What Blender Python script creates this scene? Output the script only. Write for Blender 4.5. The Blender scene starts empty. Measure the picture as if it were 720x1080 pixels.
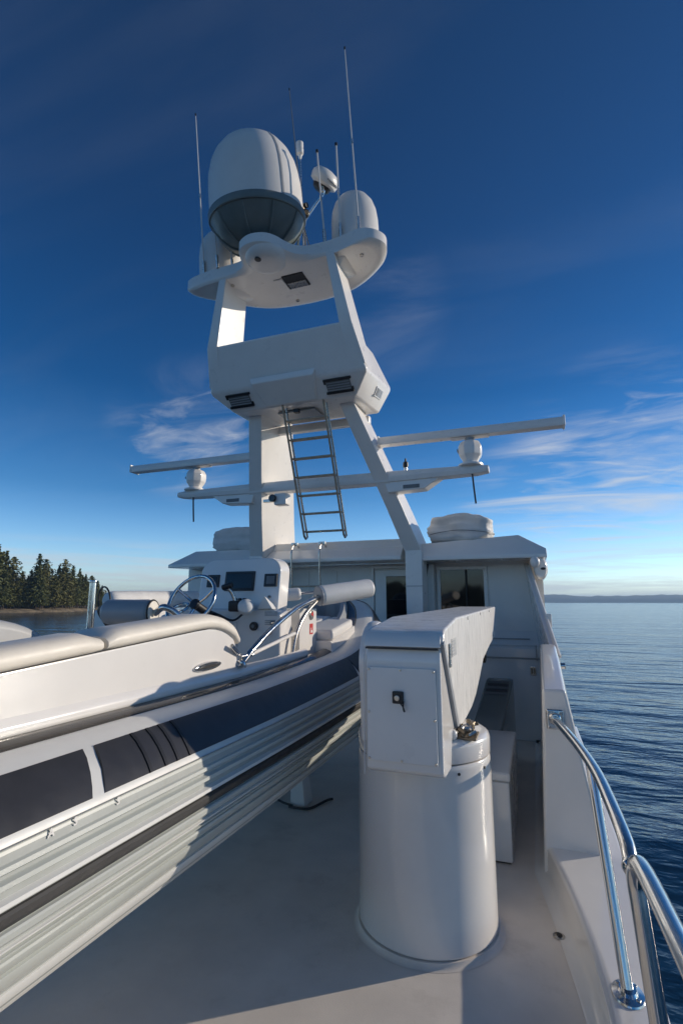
import bpy, bmesh, math, random
from mathutils import Vector, Matrix, noise as mnoise
R = math.radians
S = bpy.context.scene
COL = S.collection
random.seed(7)

# ------------------------------------------------------------------ camera, sky, sun, exposure
cam_d = bpy.data.cameras.new("camera")
cam_d.sensor_fit = 'VERTICAL'; cam_d.sensor_height = 36.0; cam_d.lens = 18.0
cam_d.clip_start = 0.05; cam_d.clip_end = 60000
cam = bpy.data.objects.new("camera", cam_d); COL.objects.link(cam)
cam.location = (0, 0, 1.65)
cam.rotation_euler = (R(90 + 9.98), 0, R(20.5))
S.camera = cam
S.view_settings.view_transform = 'Standard'
S.view_settings.look = 'None'
S.view_settings.gamma = 1.0
S.view_settings.exposure = 0.84

SUN_EL, SUN_AZ = R(15.0), R(53.8)          # azimuth from +Y (bow) towards +X (starboard)
sun_dir = Vector((math.sin(SUN_AZ) * math.cos(SUN_EL), math.cos(SUN_AZ) * math.cos(SUN_EL), math.sin(SUN_EL)))
sl = bpy.data.lights.new("sun", 'SUN'); sl.energy = 2.0; sl.angle = R(0.5); sl.color = (1.0, 0.88, 0.73)
so = bpy.data.objects.new("sun", sl); COL.objects.link(so)
so.rotation_euler = sun_dir.to_track_quat('Z', 'Y').to_euler(); so.location = (20, 20, 20)

W = bpy.data.worlds.new("World"); S.world = W; W.use_nodes = True
nt = W.node_tree; N = nt.nodes; L = nt.links
for n in list(N): N.remove(n)
def nd(t, **k):
    n = N.new(t)
    for a, v in k.items(): setattr(n, a, v)
    return n
out = nd('ShaderNodeOutputWorld'); bg = nd('ShaderNodeBackground'); bg.inputs['Strength'].default_value = 0.15
sky = nd('ShaderNodeTexSky', sky_type='NISHITA', sun_disc=False, sun_elevation=SUN_EL, sun_rotation=SUN_AZ,
         altitude=0, air_density=1.0, dust_density=0.15, ozone_density=2.0)
tc = nd('ShaderNodeTexCoord')
sep = nd('ShaderNodeSeparateXYZ'); L.new(tc.outputs['Generated'], sep.inputs[0])
def ramp(fac, pts, interp='EASE'):
    r = nd('ShaderNodeValToRGB'); r.color_ramp.interpolation = interp
    e = r.color_ramp.elements
    while len(e) < len(pts): e.new(0.5)
    for i, (p, c) in enumerate(pts):
        e[i].position = p; e[i].color = c if len(c) == 4 else (*c, 1)
    L.new(fac, r.inputs[0]); return r.outputs[0]
# a clear winter sky: deeper blue overhead
grad = ramp(sep.outputs['Z'], [(0.0, (0.70, 0.82, 1.08)), (0.07, (0.50, 0.64, 0.87)), (0.20, (0.185, 0.345, 0.53)), (0.38, (0.084, 0.205, 0.355)), (0.62, (0.084, 0.165, 0.275)), (0.9, (0.092, 0.152, 0.23))], 'LINEAR')
mul = nd('ShaderNodeMix', data_type='RGBA', blend_type='MULTIPLY'); mul.inputs[0].default_value = 1.0
L.new(sky.outputs[0], mul.inputs[6]); L.new(grad, mul.inputs[7])
hs = nd('ShaderNodeHueSaturation'); hs.inputs['Saturation'].default_value = 1.06; L.new(mul.outputs[2], hs.inputs['Color'])
base_sky = hs.outputs[0]
# thin cirrus streaks: noise on the sky plane (direction / height), seen wherever one looks
def math_n(op, a, b=None, c=None, clamp=False):
    n = nd('ShaderNodeMath', operation=op, use_clamp=clamp)
    for i, v in enumerate((a, b, c)):
        if v is None: continue
        if isinstance(v, (int, float)): n.inputs[i].default_value = v
        else: L.new(v, n.inputs[i])
    return n.outputs[0]
zc = math_n('MAXIMUM', sep.outputs['Z'], 0.0)
zz = math_n('ADD', zc, 0.10)
px_ = math_n('DIVIDE', sep.outputs['X'], zz); py_ = math_n('DIVIDE', sep.outputs['Y'], zz)
cmb = nd('ShaderNodeCombineXYZ'); L.new(px_, cmb.inputs[0]); L.new(py_, cmb.inputs[1])
mp = nd('ShaderNodeMapping'); mp.inputs['Rotation'].default_value = (0, 0, R(-32)); mp.inputs['Scale'].default_value = (0.42, 1.25, 1); mp.inputs['Location'].default_value = (2.2, 0.7, 0)
L.new(cmb.outputs[0], mp.inputs[0])
n1 = nd('ShaderNodeTexNoise'); n1.inputs['Scale'].default_value = 1.5; n1.inputs['Detail'].default_value = 9; n1.inputs['Roughness'].default_value = 0.62; n1.inputs['Distortion'].default_value = 0.9
L.new(mp.outputs[0], n1.inputs['Vector'])
cl1 = ramp(n1.outputs['Fac'], [(0.43, (0, 0, 0)), (0.74, (1, 1, 1))], 'EASE')
def patch(d, lo, hi):
    v = nd('ShaderNodeVectorMath', operation='DOT_PRODUCT'); L.new(tc.outputs['Generated'], v.inputs[0])
    v.inputs[1].default_value = Vector(d).normalized()
    m = nd('ShaderNodeMapRange', interpolation_type='SMOOTHSTEP'); m.inputs[1].default_value = lo; m.inputs[2].default_value = hi
    L.new(v.outputs['Value'], m.inputs[0]); return m.outputs[0]
CLOUDS = [((-0.585, 0.745, 0.315), 0.9885, 0.998, 0.35), ((0.175, 0.957, 0.222), 0.975, 0.998, 0.9), ((0.02, 0.985, 0.16), 0.985, 0.999, 0.7), ((-0.234, 0.823, 0.517), 0.990, 0.999, 0.16)]
tot = None
for d, lo, hi, w in CLOUDS:
    p = math_n('MULTIPLY', patch(d, lo, hi), w)
    tot = p if tot is None else math_n('ADD', tot, p)
tot = math_n('ADD', tot, 0.03, clamp=True)
cl = math_n('MULTIPLY', cl1, tot)
mp3 = nd('ShaderNodeMapping'); mp3.inputs['Rotation'].default_value = (0, 0, R(-20)); mp3.inputs['Scale'].default_value = (1.5, 2.6, 1); mp3.inputs['Location'].default_value = (4.1, 1.3, 0)
L.new(cmb.outputs[0], mp3.inputs[0])
n3 = nd('ShaderNodeTexNoise'); n3.inputs['Scale'].default_value = 1.9; n3.inputs['Detail'].default_value = 12; n3.inputs['Roughness'].default_value = 0.60; n3.inputs['Distortion'].default_value = 0.7
L.new(mp3.outputs[0], n3.inputs['Vector'])
pz = None
for d, lo, hi, w in [((-0.575, 0.757, 0.312), 0.9895, 0.9992, 0.80), ((0.215, 0.950, 0.222), 0.9820, 0.9980, 0.98), ((0.07, 0.98, 0.17), 0.990, 0.999, 0.75), ((0.33, 0.91, 0.22), 0.978, 0.997, 1.0), ((-.9, .1, .3), .96, .995, .9), ((.7, -.6, .35), .95, .99, .9), ((-.3, -.9, .3), .95, .99, .9)]:
    q_ = math_n('MULTIPLY', patch(d, lo, hi), w); pz = q_ if pz is None else math_n('MAXIMUM', pz, q_)
pv_ = math_n('SUBTRACT', n3.outputs['Fac'], math_n('MULTIPLY', math_n('SUBTRACT', 1.0, pz), 0.46))
puff = ramp(pv_, [(0.33, (0, 0, 0)), (0.50, (0.34, 0.34, 0.34)), (0.74, (1, 1, 1))], 'LINEAR')
cl = math_n('MAXIMUM', cl, puff)
# low streaky cloud bands near the horizon
mp2 = nd('ShaderNodeMapping'); mp2.inputs['Scale'].default_value = (2.2, 2.2, 34)
L.new(tc.outputs['Generated'], mp2.inputs[0])
n2 = nd('ShaderNodeTexNoise'); n2.inputs['Scale'].default_value = 1.6; n2.inputs['Detail'].default_value = 6; n2.inputs['Roughness'].default_value = 0.55
L.new(mp2.outputs[0], n2.inputs['Vector'])
band = ramp(n2.outputs['Fac'], [(0.40, (0, 0, 0)), (0.62, (1, 1, 1))], 'EASE')
bm_ = ramp(sep.outputs['Z'], [(0.0, (0.45,) * 3), (0.03, (1, 1, 1)), (0.075, (0.7,) * 3), (0.12, (0, 0, 0))], 'EASE')
band = math_n('MULTIPLY', math_n('MULTIPLY', band, bm_), 0.72)
cloud = math_n('MAXIMUM', math_n('MULTIPLY', cl, 0.75), band)
mx = nd('ShaderNodeMix', data_type='RGBA'); L.new(cloud, mx.inputs[0]); L.new(base_sky, mx.inputs[6])
mx.inputs[7].default_value = (2.5, 2.6, 2.75, 1)
L.new(mx.outputs[2], bg.inputs['Color']); L.new(bg.outputs[0], out.inputs['Surface'])

# ------------------------------------------------------------------ materials
MATS = {}
def mat(name, col, rough=0.4, metal=0.0, coat=0.0, var=0.06, vscale=6.0, rvar=0.12, bump=0.0, bscale=60.0, bdist=0.002, stretch=(1, 1, 1), spec=0.5, col2=None, dirt=0.0):
    m = bpy.data.materials.new(name); m.use_nodes = True
    t = m.node_tree; n = t.nodes; l = t.links
    b = n['Principled BSDF']
    b.inputs['Metallic'].default_value = metal
    b.inputs['Specular IOR Level'].default_value = spec
    if coat: b.inputs['Coat Weight'].default_value = coat; b.inputs['Coat Roughness'].default_value = 0.06
    c = n.new('ShaderNodeTexCoord'); mp = n.new('ShaderNodeMapping'); mp.inputs['Scale'].default_value = stretch
    l.new(c.outputs['Object'], mp.inputs[0])
    ns = n.new('ShaderNodeTexNoise'); ns.inputs['Scale'].default_value = vscale; ns.inputs['Detail'].default_value = 6; ns.inputs['Roughness'].default_value = 0.6
    l.new(mp.outputs[0], ns.inputs['Vector'])
    r = n.new('ShaderNodeValToRGB'); e = r.color_ramp.elements
    lo = tuple(max(0, x * (1 - var)) for x in col); hi = col2 or tuple(min(1, x * (1 + var)) for x in col)
    e[0].position = 0.3; e[0].color = (*lo, 1); e[1].position = 0.7; e[1].color = (*hi, 1)
    l.new(ns.outputs['Fac'], r.inputs[0])
    colout = r.outputs[0]
    if dirt:
        nd_ = n.new('ShaderNodeTexNoise'); nd_.inputs['Scale'].default_value = 2.3; nd_.inputs['Detail'].default_value = 10; nd_.inputs['Roughness'].default_value = 0.72
        l.new(c.outputs['Object'], nd_.inputs['Vector'])
        rr = n.new('ShaderNodeValToRGB'); rr.color_ramp.elements[0].position = 0.55; rr.color_ramp.elements[1].position = 0.80
        rr.color_ramp.elements[0].color = (0, 0, 0, 1); rr.color_ramp.elements[1].color = (dirt, dirt, dirt, 1)
        l.new(nd_.outputs['Fac'], rr.inputs[0])
        mm = n.new('ShaderNodeMix'); mm.data_type = 'RGBA'; l.new(rr.outputs[0], mm.inputs[0]); l.new(colout, mm.inputs[6])
        mm.inputs[7].default_value = (col[0] * 0.5, col[1] * 0.47, col[2] * 0.42, 1); colout = mm.outputs[2]
    l.new(colout, b.inputs['Base Color'])
    mr = n.new('ShaderNodeMapRange'); mr.inputs[1].default_value = 0.25; mr.inputs[2].default_value = 0.75
    mr.inputs[3].default_value = max(0.02, rough * (1 - rvar)); mr.inputs[4].default_value = min(1, rough * (1 + rvar))
    ns2 = n.new('ShaderNodeTexNoise'); ns2.inputs['Scale'].default_value = vscale * 2.7; ns2.inputs['Detail'].default_value = 4
    l.new(mp.outputs[0], ns2.inputs['Vector']); l.new(ns2.outputs['Fac'], mr.inputs[0]); l.new(mr.outputs[0], b.inputs['Roughness'])
    if bump:
        nb = n.new('ShaderNodeTexNoise'); nb.inputs['Scale'].default_value = bscale; nb.inputs['Detail'].default_value = 3
        l.new(mp.outputs[0], nb.inputs['Vector'])
        bp = n.new('ShaderNodeBump'); bp.inputs['Strength'].default_value = bump; bp.inputs['Distance'].default_value = bdist
        l.new(nb.outputs['Fac'], bp.inputs['Height']); l.new(bp.outputs[0], b.inputs['Normal'])
    MATS[name] = m
    return m
WHITE = mat("white_gelcoat", (0.82, 0.785, 0.735), 0.17, coat=0.4, var=0.03, vscale=3, rvar=0.3, bump=0.06, bscale=5, bdist=0.01, dirt=0.10)
WHITEP = mat("white_paint", (0.82, 0.79, 0.745), 0.34, coat=0.15, var=0.03, vscale=4, rvar=0.3, bump=0.05, bscale=6, bdist=0.008, dirt=0.08)
BOOMM = mat("boom_paint", (0.80, 0.78, 0.74), 0.34, coat=0.1, var=0.20, vscale=5, rvar=0.5, bump=0.8, bscale=8, bdist=0.005, stretch=(1, 8, 0.5), dirt=0.3)  # stretched streaks in colour and bump stand in for rippled light on the boom
NONSKID = mat("deck_nonskid", (0.78, 0.705, 0.615), 0.55, var=0.07, vscale=3.5, bump=0.5, bscale=160, bdist=0.0012, dirt=0.55)
DOME = mat("radome_plastic", (0.74, 0.72, 0.685), 0.38, var=0.03, vscale=5, dirt=0.1)
DOMEG = mat("radome_underside", (0.15, 0.18, 0.175), 0.42, var=0.12, vscale=6, dirt=0.2)
STEEL = mat("polished_steel", (0.66, 0.65, 0.63), 0.15, metal=1.0, var=0.03, rvar=0.5, vscale=12)
STEELB = mat("brushed_steel", (0.55, 0.52, 0.48), 0.28, metal=1.0, var=0.12, vscale=20)
BRONZE = mat("bronze_fitting", (0.24, 0.19, 0.13), 0.5, metal=0.6, var=0.35, vscale=40, bump=0.4, bscale=90)
BLACK = mat("black_plastic", (0.018, 0.018, 0.02), 0.42, var=0.2)
GLASS = mat("dark_glass", (0.012, 0.013, 0.015), 0.04, var=0.1, rvar=0.1, spec=0.6)
SCREEN = mat("screen_glass", (0.012, 0.012, 0.012), 0.16, var=0.1)
NAVY = mat("dark_fabric", (0.036, 0.036, 0.040), 0.36, var=0.18, vscale=8, bump=0.25, bscale=500, bdist=0.0006)
STRAKE = mat("strake_rubber", (0.52, 0.54, 0.50), 0.34, var=0.10, vscale=5, stretch=(1, 0.25, 1), bump=0.1, bscale=40, dirt=0.3)
TUBEW = mat("tube_white", (0.74, 0.735, 0.70), 0.42, var=0.05, vscale=5, bump=0.12, bscale=300, bdist=0.0005, dirt=0.15)
RUBBER = mat("black_rubber", (0.035, 0.034, 0.034), 0.5, var=0.2, vscale=9)
TEAK = mat("dark_gunwale", (0.055, 0.049, 0.043), 0.18, coat=0.35, var=0.35, vscale=10, stretch=(3, 0.2, 3))
CREAM = mat("cream_vinyl", (0.79, 0.725, 0.62), 0.48, var=0.05, vscale=9, bump=0.30, bscale=160, bdist=0.0012)
VINYLW = mat("white_vinyl", (0.77, 0.75, 0.71), 0.45, var=0.04, vscale=9, bump=0.25, bscale=140, bdist=0.0012)
COVER = mat("cover_fabric", (0.70, 0.69, 0.67), 0.7, var=0.08, vscale=6, bump=0.5, bscale=14, bdist=0.012, dirt=0.2)
GREYP = mat("grey_panel", (0.33, 0.345, 0.36), 0.35, var=0.06, vscale=5)
GREENG = mat("smoked_hatch", (0.16, 0.185, 0.18), 0.14, coat=0.4, var=0.1, vscale=3)
VENTG = mat("vent_grey", (0.16, 0.17, 0.175), 0.5, var=0.15)
TREAD = mat("ladder_tread", (0.38, 0.30, 0.22), 0.45, metal=0.4, var=0.25, vscale=30)
RED = mat("red_print", (0.55, 0.035, 0.03), 0.4, var=0.05)
LABEL = mat("label_print", (0.48, 0.48, 0.47), 0.5, var=0.15, vscale=60)
BARK = mat("bark", (0.075, 0.055, 0.042), 0.9, var=0.3, vscale=2)
def foliage(name, a, b):
    return mat(name, a, 0.75, var=0.35, vscale=0.35, col2=b, spec=0.25)
FIRM = foliage("fir_needles", (0.075, 0.105, 0.042), (0.19, 0.19, 0.062))
CEDARM = foliage("cedar_needles", (0.10, 0.12, 0.044), (0.22, 0.195, 0.066))
SHOREM = mat("shore_bank", (0.10, 0.08, 0.055), 0.9, var=0.5, vscale=0.16, col2=(0.42, 0.32, 0.20), bump=0.8, bscale=0.8, bdist=0.6)
HILLM = mat("wooded_hill", (0.035, 0.048, 0.036), 0.9, var=0.4, vscale=0.004)

# ------------------------------------------------------------------ helpers
def frame_of(d):
    d = Vector(d).normalized(); a = Vector((0, 0, 1)) if abs(d.z) < 0.9 else Vector((1, 0, 0))
    u = d.cross(a).normalized(); return u, d.cross(u).normalized(), d
def catmull(pts, k=8, closed=False):
    P = [Vector(p) for p in pts]; n = len(P); o = []
    rng = range(n) if closed else range(n - 1)
    for i in rng:
        p1, p2 = P[i], P[(i + 1) % n]
        p0 = P[(i - 1) % n] if (closed or i > 0) else p1 * 2 - p2
        p3 = P[(i + 2) % n] if (closed or i + 2 < n) else p2 * 2 - p1
        for j in range(k):
            t = j / k
            o.append(0.5 * ((2 * p1) + (p2 - p0) * t + (2 * p0 - 5 * p1 + 4 * p2 - p3) * t * t + (3 * p1 - p0 - 3 * p2 + p3) * t ** 3))
    if not closed: o.append(P[-1])
    return o
class MB:
    def __init__(s): s.bm = bmesh.new()
    def _merge(s, t, bevel=0, seg=2, ang=25):
        bmesh.ops.recalc_face_normals(t, faces=t.faces)
        if bevel:
            es = [e for e in t.edges if len(e.link_faces) == 2 and e.calc_face_angle(0) > R(ang)]
            bmesh.ops.bevel(t, geom=es, offset=bevel, segments=seg, profile=0.5, affect='EDGES', clamp_overlap=True)
        me = bpy.data.meshes.new("t"); t.to_mesh(me); t.free(); s.bm.from_mesh(me); bpy.data.meshes.remove(me); return s
    def box(s, lo, hi, bevel=0.006, seg=2, m=None):
        t = bmesh.new(); c = (Vector(lo) + Vector(hi)) / 2; d = Vector(hi) - Vector(lo)
        bmesh.ops.create_cube(t, size=1, matrix=Matrix.Translation(c) @ Matrix.Diagonal((d.x, d.y, d.z, 1)))
        if m is not None: bmesh.ops.transform(t, matrix=m, verts=t.verts)
        return s._merge(t, bevel, seg)
    def prism(s, pts, vec, bevel=0.006, seg=2, ang=25):
        t = bmesh.new(); vec = Vector(vec)
        a = [t.verts.new(Vector(p)) for p in pts]; b = [t.verts.new(Vector(p) + vec) for p in pts]
        t.faces.new(a); t.faces.new(b[::-1]); n = len(a)
        for i in range(n): t.faces.new((a[i], b[i], b[(i + 1) % n], a[(i + 1) % n]))
        return s._merge(t, bevel, seg, ang)
    def hull(s, pts, bevel=0.006, seg=2):
        t = bmesh.new(); v = [t.verts.new(Vector(p)) for p in pts]
        r = bmesh.ops.convex_hull(t, input=v)
        bmesh.ops.delete(t, geom=[x for x in r['geom_interior'] if isinstance(x, bmesh.types.BMVert)], context='VERTS')
        bmesh.ops.dissolve_limit(t, angle_limit=R(1), verts=t.verts, edges=t.edges)
        return s._merge(t, bevel, seg)
    def loft(s, secs, bevel=0, cap=True, closed=True, seg=2, ang=25):
        t = bmesh.new(); V = [[t.verts.new(Vector(p)) for p in q] for q in secs]; n = len(V[0])
        for a, b in zip(V, V[1:]):
            for i in range(n if closed else n - 1):
                j = (i + 1) % n
                t.faces.new((a[i], a[j], b[j], b[i]))
        if cap and closed: t.faces.new(V[0][::-1]); t.faces.new(V[-1])
        return s._merge(t, bevel, seg, ang)
    def tube(s, pts, r, n=10, r2=None, cap=True):
        P = [Vector(p) for p in pts]; secs = []; u = None
        for i, p in enumerate(P):
            d = (P[min(i + 1, len(P) - 1)] - P[max(i - 1, 0)]).normalized()
            if u is None: u, w, _ = frame_of(d)
            else: u = (u - d * u.dot(d)).normalized()
            w = d.cross(u); rr = r if r2 is None else r + (r2 - r) * i / (len(P) - 1)
            secs.append([p + (u * math.cos(2 * math.pi * k / n) + w * math.sin(2 * math.pi * k / n)) * rr for k in range(n)])
        return s.loft(secs, cap=cap)
    def ring(s, c, R_, r, axis=(0, 0, 1), n=32, m=8):
        u, w, d = frame_of(axis); c = Vector(c); t = bmesh.new(); V = []
        for i in range(n):
            a = 2 * math.pi * i / n; e = u * math.cos(a) + w * math.sin(a)
            V.append([t.verts.new(c + e * (R_ + r * math.cos(2 * math.pi * j / m)) + d * r * math.sin(2 * math.pi * j / m)) for j in range(m)])
        for i in range(n):
            for j in range(m): t.faces.new((V[i][j], V[(i + 1) % n][j], V[(i + 1) % n][(j + 1) % m], V[i][(j + 1) % m]))
        return s._merge(t)
    def lathe(s, prof, o=(0, 0, 0), axis=(0, 0, 1), n=40, sx=1.0):
        u, w, d = frame_of(axis); o = Vector(o); t = bmesh.new(); V = []
        for r, z in prof:
            if r < 1e-5: V.append([t.verts.new(o + d * z)])
            else: V.append([t.verts.new(o + d * z + (u * math.cos(2 * math.pi * k / n) * sx + w * math.sin(2 * math.pi * k / n)) * r) for k in range(n)])
        for a, b in zip(V, V[1:]):
            for i in range(n):
                j = (i + 1) % n
                if len(a) == 1 and len(b) == 1: continue
                if len(a) == 1: t.faces.new((a[0], b[j], b[i]))
                elif len(b) == 1: t.faces.new((a[i], a[j], b[0]))
                else: t.faces.new((a[i], a[j], b[j], b[i]))
        for q, z in ((V[0], 0), (V[-1], 1)):
            if len(q) > 2: t.faces.new(q)
        return s._merge(t)
    def cyl(s, a, b, r, n=16, bevel=0.0):
        a = Vector(a); b = Vector(b); h = (b - a).length; e = min(bevel, r * 0.45, h * 0.45)
        pr = [(r, 0), (r, h)] if not e else [(r - e, 0), (r - e * 0.3, e * 0.3), (r, e), (r, h - e), (r - e * 0.3, h - e * 0.3), (r - e, h)]
        return s.lathe(pr, a, b - a, n)
    def ball(s, c, r, sc=(1, 1, 1), n=16, m=10):
        t = bmesh.new(); bmesh.ops.create_uvsphere(t, u_segments=n, v_segments=m, radius=1)
        bmesh.ops.transform(t, matrix=Matrix.Translation(Vector(c)) @ Matrix.Diagonal((r * sc[0], r * sc[1], r * sc[2], 1)), verts=t.verts)
        return s._merge(t)
    def faces(s, polys):
        for p in polys: s.bm.faces.new([s.bm.verts.new(Vector(q)) for q in p])
        return s
    def xform(s, m): bmesh.ops.transform(s.bm, matrix=m, verts=s.bm.verts); return s
    def build(s, name, m, parent=None, angle=38, smooth=True, wn=True):
        o_ = Vector((0, 0, 0)); p = parent
        while p is not None: o_ += p.location; p = p.parent
        bmesh.ops.translate(s.bm, vec=-o_, verts=s.bm.verts)
        me = bpy.data.meshes.new(name); s.bm.to_mesh(me); s.bm.free()
        me.materials.append(m)
        if smooth:
            me.polygons.foreach_set('use_smooth', [True] * len(me.polygons)); me.set_sharp_from_angle(angle=R(angle))
        o = bpy.data.objects.new(name, me); COL.objects.link(o)
        if parent is not None: o.parent = parent
        if smooth and wn:
            w = o.modifiers.new('wn', 'WEIGHTED_NORMAL'); w.keep_sharp = True
        return o
def thing(name, label, cat, loc, group=None):
    o = bpy.data.objects.new(name, None); COL.objects.link(o); o.location = loc; o.empty_display_size = 0.1
    o['label'] = label; o['category'] = cat
    if group: o['group'] = group
    return o
def tag(o, label, cat, group=None):
    o['label'] = label; o['category'] = cat
    if group: o['group'] = group
    return o
def struct(o, kind='structure'): o['kind'] = kind; return o
def copy_thing(o, loc, label=None, scale=None, rotz=None):
    c = o.copy(); COL.objects.link(c); c.location = loc
    if label: c['label'] = label
    if scale: c.scale = scale
    if rotz is not None: c.rotation_euler = (0, 0, rotz)
    for ch in list(o.children):
        d = ch.copy(); COL.objects.link(d); d.parent = c
        for g in ch.children:
            e = g.copy(); COL.objects.link(e); e.parent = d
    return c

SEA = -4.6
# ------------------------------------------------------------------ sea, shore, hills
def sea_material():
    m = bpy.data.materials.new("sea_water"); m.use_nodes = True; t = m.node_tree; n = t.nodes; l = t.links
    b = n['Principled BSDF']; b.inputs['Base Color'].default_value = (0.008, 0.036, 0.070, 1); b.inputs['Roughness'].default_value = 0.09; b.inputs['IOR'].default_value = 1.333
    c = n.new('ShaderNodeTexCoord'); prev = None
    for sc, rot, st, dist in (((0.022, 0.07, 1), 10, 1.0, 0.8), ((0.11, 0.30, 1), 24, 1.0, 0.36), ((0.42, 0.95, 1), 34, 1.0, 0.12), ((1.7, 3.2, 1), 12, 1.0, 0.034), ((6.0, 9.0, 1), 44, 0.9, 0.009)):
        mp = n.new('ShaderNodeMapping'); mp.inputs['Scale'].default_value = sc; mp.inputs['Rotation'].default_value = (0, 0, R(rot))
        l.new(c.outputs['Object'], mp.inputs[0])
        ns = n.new('ShaderNodeTexNoise'); ns.inputs['Scale'].default_value = 1.0; ns.inputs['Detail'].default_value = 2; ns.inputs['Roughness'].default_value = 0.5; ns.inputs['Distortion'].default_value = 0.35
        l.new(mp.outputs[0], ns.inputs['Vector'])
        bp = n.new('ShaderNodeBump'); bp.inputs['Strength'].default_value = st; bp.inputs['Distance'].default_value = dist
        l.new(ns.outputs['Fac'], bp.inputs['Height'])
        if prev is not None: l.new(prev, bp.inputs['Normal'])
        prev = bp.outputs[0]
    l.new(prev, b.inputs['Normal'])
    return m
s = MB(); q = 14000
s.faces([[(-q, -q, SEA), (q, -q, SEA), (q, q, SEA), (-q, q, SEA)]])
struct(s.build('sea', sea_material(), smooth=False))

def ridge(pts, h, depth, name, m, seed, n=160, rough=0.35):
    """A wooded ridge: pts = plan polyline (near waterline), h = height function of 0..1."""
    path = catmull([(x, y, 0) for x, y in pts], max(2, n // (len(pts) - 1))); secs = []
    k = len(path)
    for i, p in enumerate(path):
        d = (path[min(i + 1, k - 1)] - path[max(i - 1, 0)]).normalized(); nrm = Vector((-d.y, d.x, 0))
        if nrm.dot(p) < 0: nrm = -nrm
        H = h(i / (k - 1)) * (1 + rough * (mnoise.noise(Vector((i * 0.11, seed, 0))) + 0.5 * mnoise.noise(Vector((i * 0.37, seed, 3)))))
        row = []
        for f, g in ((0, -0.02), (0.05, 0.35), (0.2, 0.62), (0.5, 1.0), (0.8, 0.95), (1.0, -0.02)):
            row.append(p + nrm * depth * f + Vector((0, 0, SEA + H * g * (1 + 0.15 * mnoise.noise(Vector((i * 0.5, f * 9, seed)))))))
        secs.append(row)
    b = MB(); b.loft(secs, cap=False, closed=False)
    return struct(b.build(name, m, wn=False))
def az(a, d):  # azimuth in degrees right of the bow, distance
    return (math.sin(R(a)) * d, math.cos(R(a)) * d)
ridge([az(-20, 6400), az(-5, 6200), az(5, 6000), az(14, 6000), az(26, 6200), az(44, 6500), az(65, 7000)], lambda t: 84 + 9 * math.sin(t * 9 + 1.0) + 5 * math.sin(t * 31), 900, 'far_hills', HILLM, 3.1, rough=.16)
SHORE = [(-80, 370), (-66, 352), (-58, 358), (-52, 368), (-48, 388), (-45, 430), (-42, 510), (-38, 640), (-33, 900)]
def shore_at(a):
    for (a0, d0), (a1, d1) in zip(SHORE, SHORE[1:]):
        if a0 <= a <= a1: return d0 + (d1 - d0) * (a - a0) / (a1 - a0)
    return SHORE[-1][1]
ridge([az(a, d) for a, d in SHORE], lambda t: 3.6, 60, 'shore', SHOREM, 8.2, n=260, rough=0.5)

ridge([az(a, d) for a, d in ((140, 420), (160, 340), (178, 300), (196, 310), (214, 360), (232, 460))], lambda t: 17 + 5 * math.sin(t * 23), 60, 'wooded_point', HILLM, 5.7, n=220, rough=.7)

def fir(seed, H=30.0, Rm=4.6, dens=1.0, cedar=False):
    """a conifer: tapered trunk with limbs and whorls of drooping sprays with gaps between them"""
    rnd = random.Random(seed)
    tr = MB(); lean = Vector((rnd.uniform(-.02, .02), rnd.uniform(-.02, .02), 1))
    tr.tube([lean * (H * f) for f in (0, .2, .45, .7, .9, 1.0)], 0.42, 7, r2=0.04)
    cr = MB(); bm = cr.bm; z0 = H * (0.10 if cedar else 0.14); nl = int(30 * dens)
    for i in range(nl):
        t = i / (nl - 1); z = z0 + (H * 1.0 - z0) * t
        rr = (1.6 * Rm * (1 - t) ** 0.78 if not cedar else 1.35 * Rm * max(0.02, 1 - abs((t - 0.38) / 0.64) ** 2.2) ** 0.6 * (0.8 + 0.35 * mnoise.noise(Vector((t * 6, seed, 0))))) * (0.55 + 0.45 * min(1, t * 7)) + 0.35
        nb = max(4, int((9 if not cedar else 11) * (1 - 0.45 * t)))
        for k in range(nb):
            if rnd.random() < 0.13: continue
            a = 2 * math.pi * (k + rnd.random() * 0.9) / nb + i * 1.3
            ln = rr * rnd.uniform(0.55, 1.18); dr = Vector((math.cos(a), math.sin(a), 0)); sd = Vector((-dr.y, dr.x, 0))
            droop = rnd.uniform(-0.10, 0.42) * (1 if not cedar else 0.6) - 0.5 * max(0, t - 0.8)
            base = lean * z
            if t < 0.55 and k % 3 == 0: tr.tube([base, base + dr * ln * 0.55 + Vector((0, 0, -ln * 0.55 * droop * .6))], 0.09, 4, r2=0.03)
            ns = max(3, int(ln * 1.25))
            for j in range(ns):
                f = (j + rnd.random()) / ns
                c = base + dr * ln * f + Vector((0, 0, -ln * droop * f * f + rnd.uniform(-.25, .25))) + sd * rnd.uniform(-.35, .35)
                w = (0.6 + 0.8 * (1 - f)) * rnd.uniform(0.7, 1.35) * (1.0 if not cedar else 1.15); l_ = rnd.uniform(0.9, 1.5)
                n_ = Vector((rnd.uniform(-.9, .9), rnd.uniform(-.9, .9), 0.42)).normalized()
                u = (dr + sd * rnd.uniform(-.7, .7)); u = (u - n_ * u.dot(n_)).normalized(); v = n_.cross(u)
                p = [c - u * l_ * .4 - v * w * .35, c - u * l_ * .3 + v * w * .4, c + u * l_ * .35 + v * w * .35 - Vector((0, 0, .15)), c + u * l_ * .75 - Vector((0, 0, .32)), c + u * l_ * .25 - v * w * .45 - Vector((0, 0, .1))]
                bm.faces.new([bm.verts.new(x) for x in p])
    return tr, cr
PROTO = []
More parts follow.
